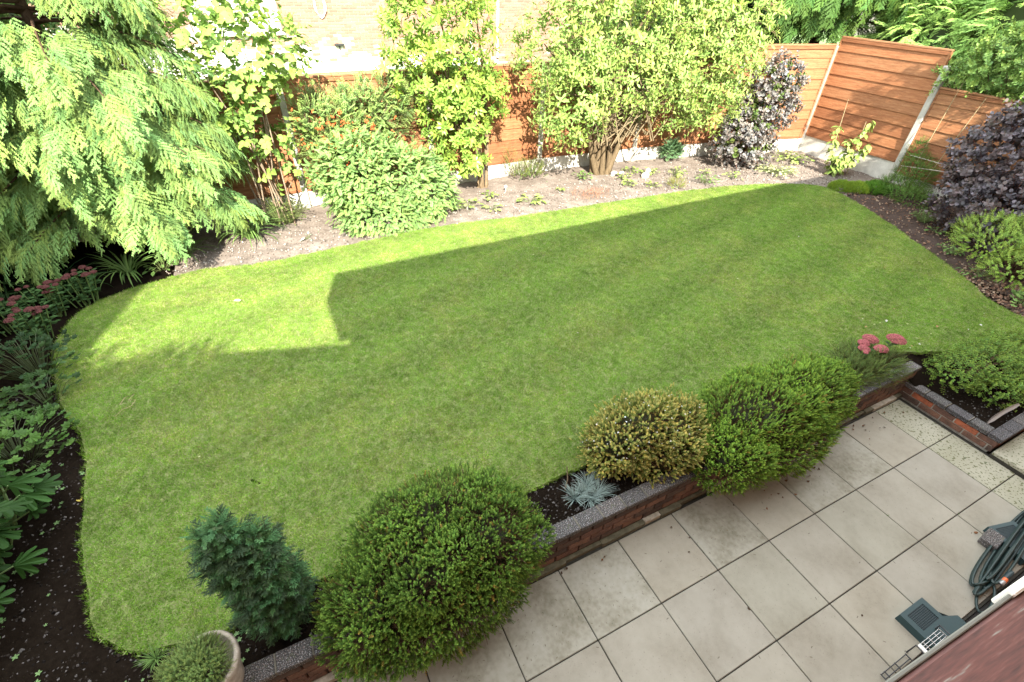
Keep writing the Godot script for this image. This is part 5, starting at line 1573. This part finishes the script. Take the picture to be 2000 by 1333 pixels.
# ---------------------------------------------------------------- materials
func build_materials() -> void:
	leafy("leaf", 0.55, 0.36, 0.3)
	leafy("leaf_gloss", 0.36, 0.28, 0.4)
	leafy("leaf_satin", 0.5, 0.4, 0.25)
	leafy("blade", 0.7, 0.45, 0.1)
	leafy("stem", 0.7, 0.0)
	var bk := ramp_image(256, [[0.012, 3, 0.5, 111], [0.06, 3, 0.5, 112]], [[0.0, lin(0.25, 0.24, 0.23)], [0.5, lin(0.65, 0.63, 0.6)], [1.0, lin(1.0, 1.0, 1.0)]])
	var bt := tri_mat("bark", bk, Vector3(7.0, 1.6, 7.0), 0.95, 0.6)
	bt.vertex_color_use_as_albedo = true
	bt.metallic_specular = 0.15
	leafy("crumb", 0.95, 0.0, 0.2)
	leafy("berry", 0.35, 0.0)
	leafy("petal", 0.7, 0.3, 0.3)
	leafy("brick_far", 0.9, 0.0, 0.3)
	var wood := ramp_image(512, [[0.008, 3, 0.6, 11], [0.03, 4, 0.45, 12]], [[0.0, lin(0.15, 0.052, 0.018)], [0.35, lin(0.27, 0.107, 0.042)], [0.6, lin(0.34, 0.145, 0.06)], [1.0, lin(0.44, 0.22, 0.11)]], [[0.05, 0.93, Color(0.25, 0.1, 0.05, 0.6), 3], [0.013, 0.95, Color(0.2, 0.09, 0.05, 0.7), 4], [0.09, 0.95, Color(0.85, 0.7, 0.6, 0.5), 6]])
	var wa := tri_mat("wood_a", wood, Vector3(0.5, 6.0, 0.5), 0.75, 0.12)
	tinted("wood_b", wa, Color(0.78, 0.74, 0.72))
	tinted("wood_c", wa, Color(0.92, 0.98, 1.02))
	tinted("wood_cap", wa, Color(1.0, 1.15, 1.3))
	var conc := ramp_image(512, [[0.006, 4, 0.6, 21], [0.08, 3, 0.4, 22]], [[0.0, lin(0.3, 0.29, 0.26)], [0.5, lin(0.42, 0.41, 0.37)], [1.0, lin(0.54, 0.53, 0.48)]], [[0.12, 0.9, Color(0.3, 0.28, 0.25, 0.4), 5]])
	var cp := tri_mat("concrete_post", conc, Vector3(1.4, 1.4, 1.4), 0.9, 0.08)
	tinted("concrete_white", cp, Color(1.35, 1.36, 1.36))
	# paving: buff concrete with grey, green and dark stains
	var slab := ramp_image(768, [[0.004, 5, 0.62, 31], [0.03, 4, 0.24, 32], [0.15, 2, 0.14, 33]], [[0.0, lin(0.185, 0.166, 0.13)], [0.3, lin(0.232, 0.214, 0.176)], [0.55, lin(0.262, 0.245, 0.206)], [1.0, lin(0.305, 0.287, 0.245)]], [[0.09, 0.96, Color(0.38, 0.35, 0.3, 0.4), 34], [0.03, 0.985, Color(0.2, 0.17, 0.12, 0.5), 35]])
	var sa := tri_mat("slab_a", slab, Vector3(0.62, 0.62, 0.62), 0.85, 0.1, Color(0.985, 0.985, 0.955))
	tinted("slab_b", sa, Color(0.97, 0.955, 0.92))
	tinted("slab_c", sa, Color(1.02, 0.99, 0.92))
	tinted("slab_d", sa, Color(0.98, 0.96, 0.91))
	var moss := ramp_image(768, [[0.005, 5, 0.6, 41], [0.04, 4, 0.4, 42]], [[0.0, lin(0.13, 0.118, 0.082)], [0.35, lin(0.215, 0.198, 0.15)], [0.6, lin(0.265, 0.25, 0.2)], [1.0, lin(0.32, 0.305, 0.255)]], [[0.06, 0.96, Color(0.25, 0.22, 0.15, 0.5), 43]])
	tri_mat("slab_moss", moss, Vector3(0.62, 0.62, 0.62), 0.88, 0.1)
	var speck := ramp_image(768, [[0.005, 4, 0.6, 51], [0.06, 3, 0.4, 52]], [[0.0, lin(0.22, 0.212, 0.14)], [0.5, lin(0.28, 0.268, 0.2)], [1.0, lin(0.34, 0.325, 0.255)]], [[0.045, 0.86, Color(0.3, 0.3, 0.18, 0.75), 53], [0.02, 0.95, Color(0.22, 0.25, 0.13, 0.6), 54]])
	tri_mat("slab_speck", speck, Vector3(0.62, 0.62, 0.62), 0.88, 0.1)
	var brick := ramp_image(512, [[0.012, 4, 0.6, 61], [0.1, 3, 0.4, 62]], [[0.0, lin(0.045, 0.028, 0.022)], [0.4, lin(0.1, 0.05, 0.035)], [0.7, lin(0.15, 0.07, 0.046)], [1.0, lin(0.21, 0.115, 0.08)]], [[0.07, 0.9, Color(0.12, 0.09, 0.08, 0.6), 63]])
	var ba := tri_mat("brick_a", brick, Vector3(1.5, 1.5, 1.5), 0.85, 0.15)
	tinted("brick_b", ba, Color(0.5, 0.58, 0.62))
	tinted("brick_c", ba, Color(1.3, 1.35, 1.3))
	tinted("brick_d", ba, Color(0.7, 0.85, 0.9))
	tinted("brick_e", ba, Color(2.6, 1.55, 1.05))
	var cope := ramp_image(512, [[0.01, 3, 0.5, 71], [0.2, 2, 0.5, 72]], [[0.0, lin(0.022, 0.021, 0.021)], [0.5, lin(0.05, 0.048, 0.047)], [1.0, lin(0.085, 0.08, 0.077)]], [[0.06, 0.79, Color(0.6, 0.6, 0.6, 0.85), 73], [0.05, 0.8, Color(0.45, 0.4, 0.38, 0.8), 74], [0.1, 0.8, Color(0.1, 0.09, 0.09, 0.8), 76], [0.01, 0.93, Color(0.3, 0.31, 0.24, 0.5), 75]])
	var ca := tri_mat("coping_a", cope, Vector3(2.4, 2.4, 2.4), 0.6, 0.2)
	ca.metallic_specular = 0.25
	tinted("coping_b", ca, Color(1.25, 1.22, 1.2))
	tinted("coping_c", ca, Color(0.85, 0.85, 0.9))
	var mort := ramp_image(256, [[0.02, 4, 0.6, 81], [0.15, 2, 0.4, 82]], [[0.0, lin(0.12, 0.115, 0.09)], [0.5, lin(0.25, 0.235, 0.195)], [1.0, lin(0.42, 0.4, 0.35)]])
	var mo := tri_mat("mortar", mort, Vector3(3, 3, 3), 0.95, 0.2)
	tinted("mortar_dark", mo, Color(0.13, 0.12, 0.11))
	tinted("coping_mortar", mo, Color(0.5, 0.48, 0.45))
	tinted("mortar_moss", mo, Color(0.42, 0.4, 0.3))
	tinted("mortar_pale", mo, Color(1.4, 1.3, 1.22))
	tinted("joint", mo, Color(0.12, 0.115, 0.1))
	tinted("black_gravel", mo, Color(0.1, 0.1, 0.11))
	tinted("pale_clay", mo, Color(1.6, 1.45, 1.4))
	tinted("white_stone", mo, Color(2.0, 2.0, 1.95))
	tinted("house_brick", mo, Color(1.5, 0.9, 0.7))
	tinted("roof", mo, Color(0.5, 0.4, 0.38))
	var soil := ramp_image(512, [[0.006, 4, 0.45, 91], [0.05, 4, 0.55, 92]], [[0.0, lin(0.1, 0.082, 0.068)], [0.5, lin(0.19, 0.16, 0.137)], [1.0, lin(0.31, 0.275, 0.245)]], [[0.12, 0.9, Color(0.62, 0.56, 0.5, 0.7), 93]])
	var so := tri_mat("soil_dry", soil, Vector3(0.8, 0.8, 0.8), 0.98, 0.8)
	tinted("soil_dark", so, Color(0.05, 0.043, 0.036))
	M.soil_dark.metallic_specular = 0.05
	so.metallic_specular = 0.1
	tinted("soil_mid", so, Color(0.32, 0.27, 0.26))
	var th := ramp_image(512, [[0.01, 4, 0.5, 95], [0.09, 3, 0.5, 96]], [[0.0, lin(0.09, 0.12, 0.03)], [0.5, lin(0.14, 0.17, 0.05)], [1.0, lin(0.21, 0.2, 0.085)]])
	tri_mat("thatch", th, Vector3(1.2, 1.2, 1.2), 0.95)
	var sill := ramp_image(512, [[0.02, 3, 0.5, 101], [0.006, 4, 0.5, 102]], [[0.0, lin(0.045, 0.03, 0.027)], [0.3, lin(0.1, 0.046, 0.04)], [0.6, lin(0.145, 0.06, 0.05)], [0.74, lin(0.17, 0.085, 0.072)], [0.84, lin(0.22, 0.19, 0.165)], [1.0, lin(0.36, 0.35, 0.31)]])
	var sl := tri_mat("sill", sill, Vector3(2.5, 30.0, 30.0), 0.7, 0.05)
	sl.uv1_world_triplanar = false
	sl.uv1_offset = Vector3(0.3, 0.1, 0.2)
	plain("bare_wood", 0.17, 0.168, 0.145, 0.85)
	plain("white_paint", 0.78, 0.77, 0.72, 0.5)
	plain("green_plastic", 0.014, 0.038, 0.041, 0.5)
	plain("green_dark", 0.012, 0.026, 0.03, 0.5)
	plain("black_plastic", 0.015, 0.015, 0.016, 0.5)
	plain("hose", 0.009, 0.024, 0.022, 0.5)
	plain("orange_plastic", 0.6, 0.13, 0.04, 0.4)
	plain("chrome", 0.6, 0.6, 0.6, 0.25, 1.0)
	plain("steel", 0.4, 0.4, 0.4, 0.4, 0.6)
	plain("dark_metal", 0.04, 0.042, 0.045, 0.5, 0.3)
	plain("dark_room", 0.05, 0.05, 0.055, 0.9)
	plain("earth", 0.1, 0.09, 0.06, 0.95)
	plain("far_grass", 0.12, 0.2, 0.05, 0.9)
	var g := StandardMaterial3D.new()
	g.albedo_color = Color(0.9, 0.95, 0.95, 0.12)
	g.transparency = BaseMaterial3D.TRANSPARENCY_ALPHA
	g.roughness = 0.05
	M.glass = g

# ---------------------------------------------------------------- the scene
func _ready() -> void:
	rng.seed = 20240917
	nz.seed = 77
	nz.frequency = 0.05
	nz.noise_type = FastNoiseLite.TYPE_SIMPLEX_SMOOTH
	nz.fractal_octaves = 3

	var cam := Camera3D.new()
	cam.name = "camera"
	cam.fov = 71.118
	cam.near = 0.05
	cam.far = 600.0
	cam.position = Vector3(-1.2741, 3.8976, 0.9455)
	cam.rotation_order = EULER_ORDER_YXZ
	cam.rotation = Vector3(deg_to_rad(-38.0474), deg_to_rad(-27.3221), deg_to_rad(1.5906))
	add_child(cam)
	cam.current = true

	var env := Environment.new()
	env.background_mode = Environment.BG_SKY
	var sm := ProceduralSkyMaterial.new()
	sm.sky_top_color = Color(0.8, 0.82, 0.84)
	sm.sky_horizon_color = Color(0.93, 0.92, 0.9)
	sm.sky_energy_multiplier = 1.3
	sm.sky_curve = 0.2
	sm.ground_bottom_color = Color(0.35, 0.36, 0.3)
	sm.ground_horizon_color = Color(0.6, 0.62, 0.58)
	env.sky = Sky.new()
	env.sky.sky_material = sm
	env.tonemap_mode = Environment.TONE_MAPPER_LINEAR
	env.tonemap_exposure = 3.7
	env.sdfgi_enabled = true
	env.ssao_enabled = true
	env.ssil_enabled = true
	var we := WorldEnvironment.new()
	we.name = "environment"
	we.environment = env
	add_child(we)

	var sun := DirectionalLight3D.new()
	sun.name = "sun"
	sun.light_color = Color(1.0, 0.965, 0.9)
	sun.light_energy = 1.55
	sun.light_angular_distance = 0.5
	sun.shadow_enabled = true
	sun.sky_mode = DirectionalLight3D.SKY_MODE_LIGHT_ONLY
	var el := deg_to_rad(36.0)
	var dir := Vector3(0.31 * cos(el), -sin(el), -0.951 * cos(el))
	add_child(sun)
	sun.basis = Basis.looking_at(dir, Vector3.UP)

	build_materials()
	build_foliage_meshes()
	lawn_outline()

	# ground
	var mb := MB.new()
	mb.quad(Vector3(-250, -0.12, -250), Vector3(250, -0.12, -250), Vector3(250, -0.12, 250), Vector3(-250, -0.12, 250), Color.WHITE)
	struct("ground", mb.mesh(), M.earth)
	mb = MB.new()
	mb.quad(Vector3(-30, 0.3, -8.35), Vector3(30, 0.3, -8.35), Vector3(30, 1.31, -13.0), Vector3(-30, 1.31, -13.0), Color.WHITE)
	mb.quad(Vector3(-30, 1.31, -13.0), Vector3(30, 1.31, -13.0), Vector3(30, 1.31, -30.0), Vector3(-30, 1.31, -30.0), Color.WHITE)
	struct("neighbour_lawn", mb.mesh(), M.far_grass)
	mb = MB.new()
	mb.quad(Vector3(11.1, 0.28, -8.3), Vector3(30, 0.28, -8.3), Vector3(30, 0.28, 3.0), Vector3(11.1, 0.28, 3.0), Color.WHITE)
	struct("side_ground", mb.mesh(), M.earth)

	var flat := func(_x, _z): return 0.325
	soil_patch("far_border_soil", -2.9, 11.1, -8.35, -4.6, 0.05, func(x, z): return 0.32 + 0.03 * clampf((-7.0 - z), 0, 1) - (0.0 if x > -3.0 else 0.0), M.soil_dry)
	soil_patch("left_border_soil", -5.1, -2.0, -8.35, -0.74, 0.05, func(x, z): return 0.335 if z > -5.8 or x < -3.2 else lerpf(0.335, 0.22, clampf((x + 3.2) / 0.4, 0, 1)), M.soil_dark)
	soil_patch("wall_border_soil", -2.05, 4.72, -1.6, -0.735, 0.05, func(_x, z): return 0.33, M.soil_dark)
	soil_patch("right_border_soil", 6.7, 11.1, -5.2, 1.0, 0.06, func(x, z): return 0.33 if z > -4.5 else 0.3, M.soil_mid)
	soil_patch("raised_bed_soil", 4.715, 7.8, -1.5, 0.24, 0.05, func(_x, z): return lerpf(0.335, 0.15, clampf((z + 0.85) / 0.45, 0, 1)), M.soil_dark)
	build_lawn()
	soil_bits("soil_crumbs", "loose crumbs and pale grit on the dry soil of the far border", 9000, [[-3.0, 11.0, -8.2, -5.2]], 0.335, [Color(0.2, 0.165, 0.14), Color(0.26, 0.22, 0.19), Color(0.13, 0.105, 0.088), Color(0.38, 0.36, 0.33)], 0.006, 0.019)
	soil_bits("soil_crumbs", "dark crumbs on the damp soil of the left border and behind the wall", 12000, [[-4.9, -2.9, -4.6, -0.8], [-2.9, 4.7, -1.3, -0.76]], 0.332, [Color(0.01, 0.008, 0.007), Color(0.018, 0.014, 0.011), Color(0.03, 0.024, 0.02), Color(0.11, 0.1, 0.095)], 0.005, 0.016)
	soil_bits("soil_crumbs", "dark crumbs and grit on the soil of the small raised bed", 500, [[4.86, 6.2, -0.4, 0.2]], 0.155, [Color(0.012, 0.01, 0.008), Color(0.025, 0.02, 0.016), Color(0.1, 0.095, 0.09)], 0.005, 0.014)
	soil_bits("bark_chips", "brown bark chips on the soil of the right border", 3500, [[8.0, 11.0, -5.0, -1.0], [7.2, 8.5, -1.8, 0.2]], 0.335, [Color(0.14, 0.08, 0.055), Color(0.2, 0.12, 0.08), Color(0.09, 0.06, 0.045), Color(0.3, 0.22, 0.16)], 0.01, 0.03)
	build_patio()
	build_walls()
	build_fences()
	build_houses()
	build_trees()
	build_near_shrubs()
	build_border_plants()
	build_objects()
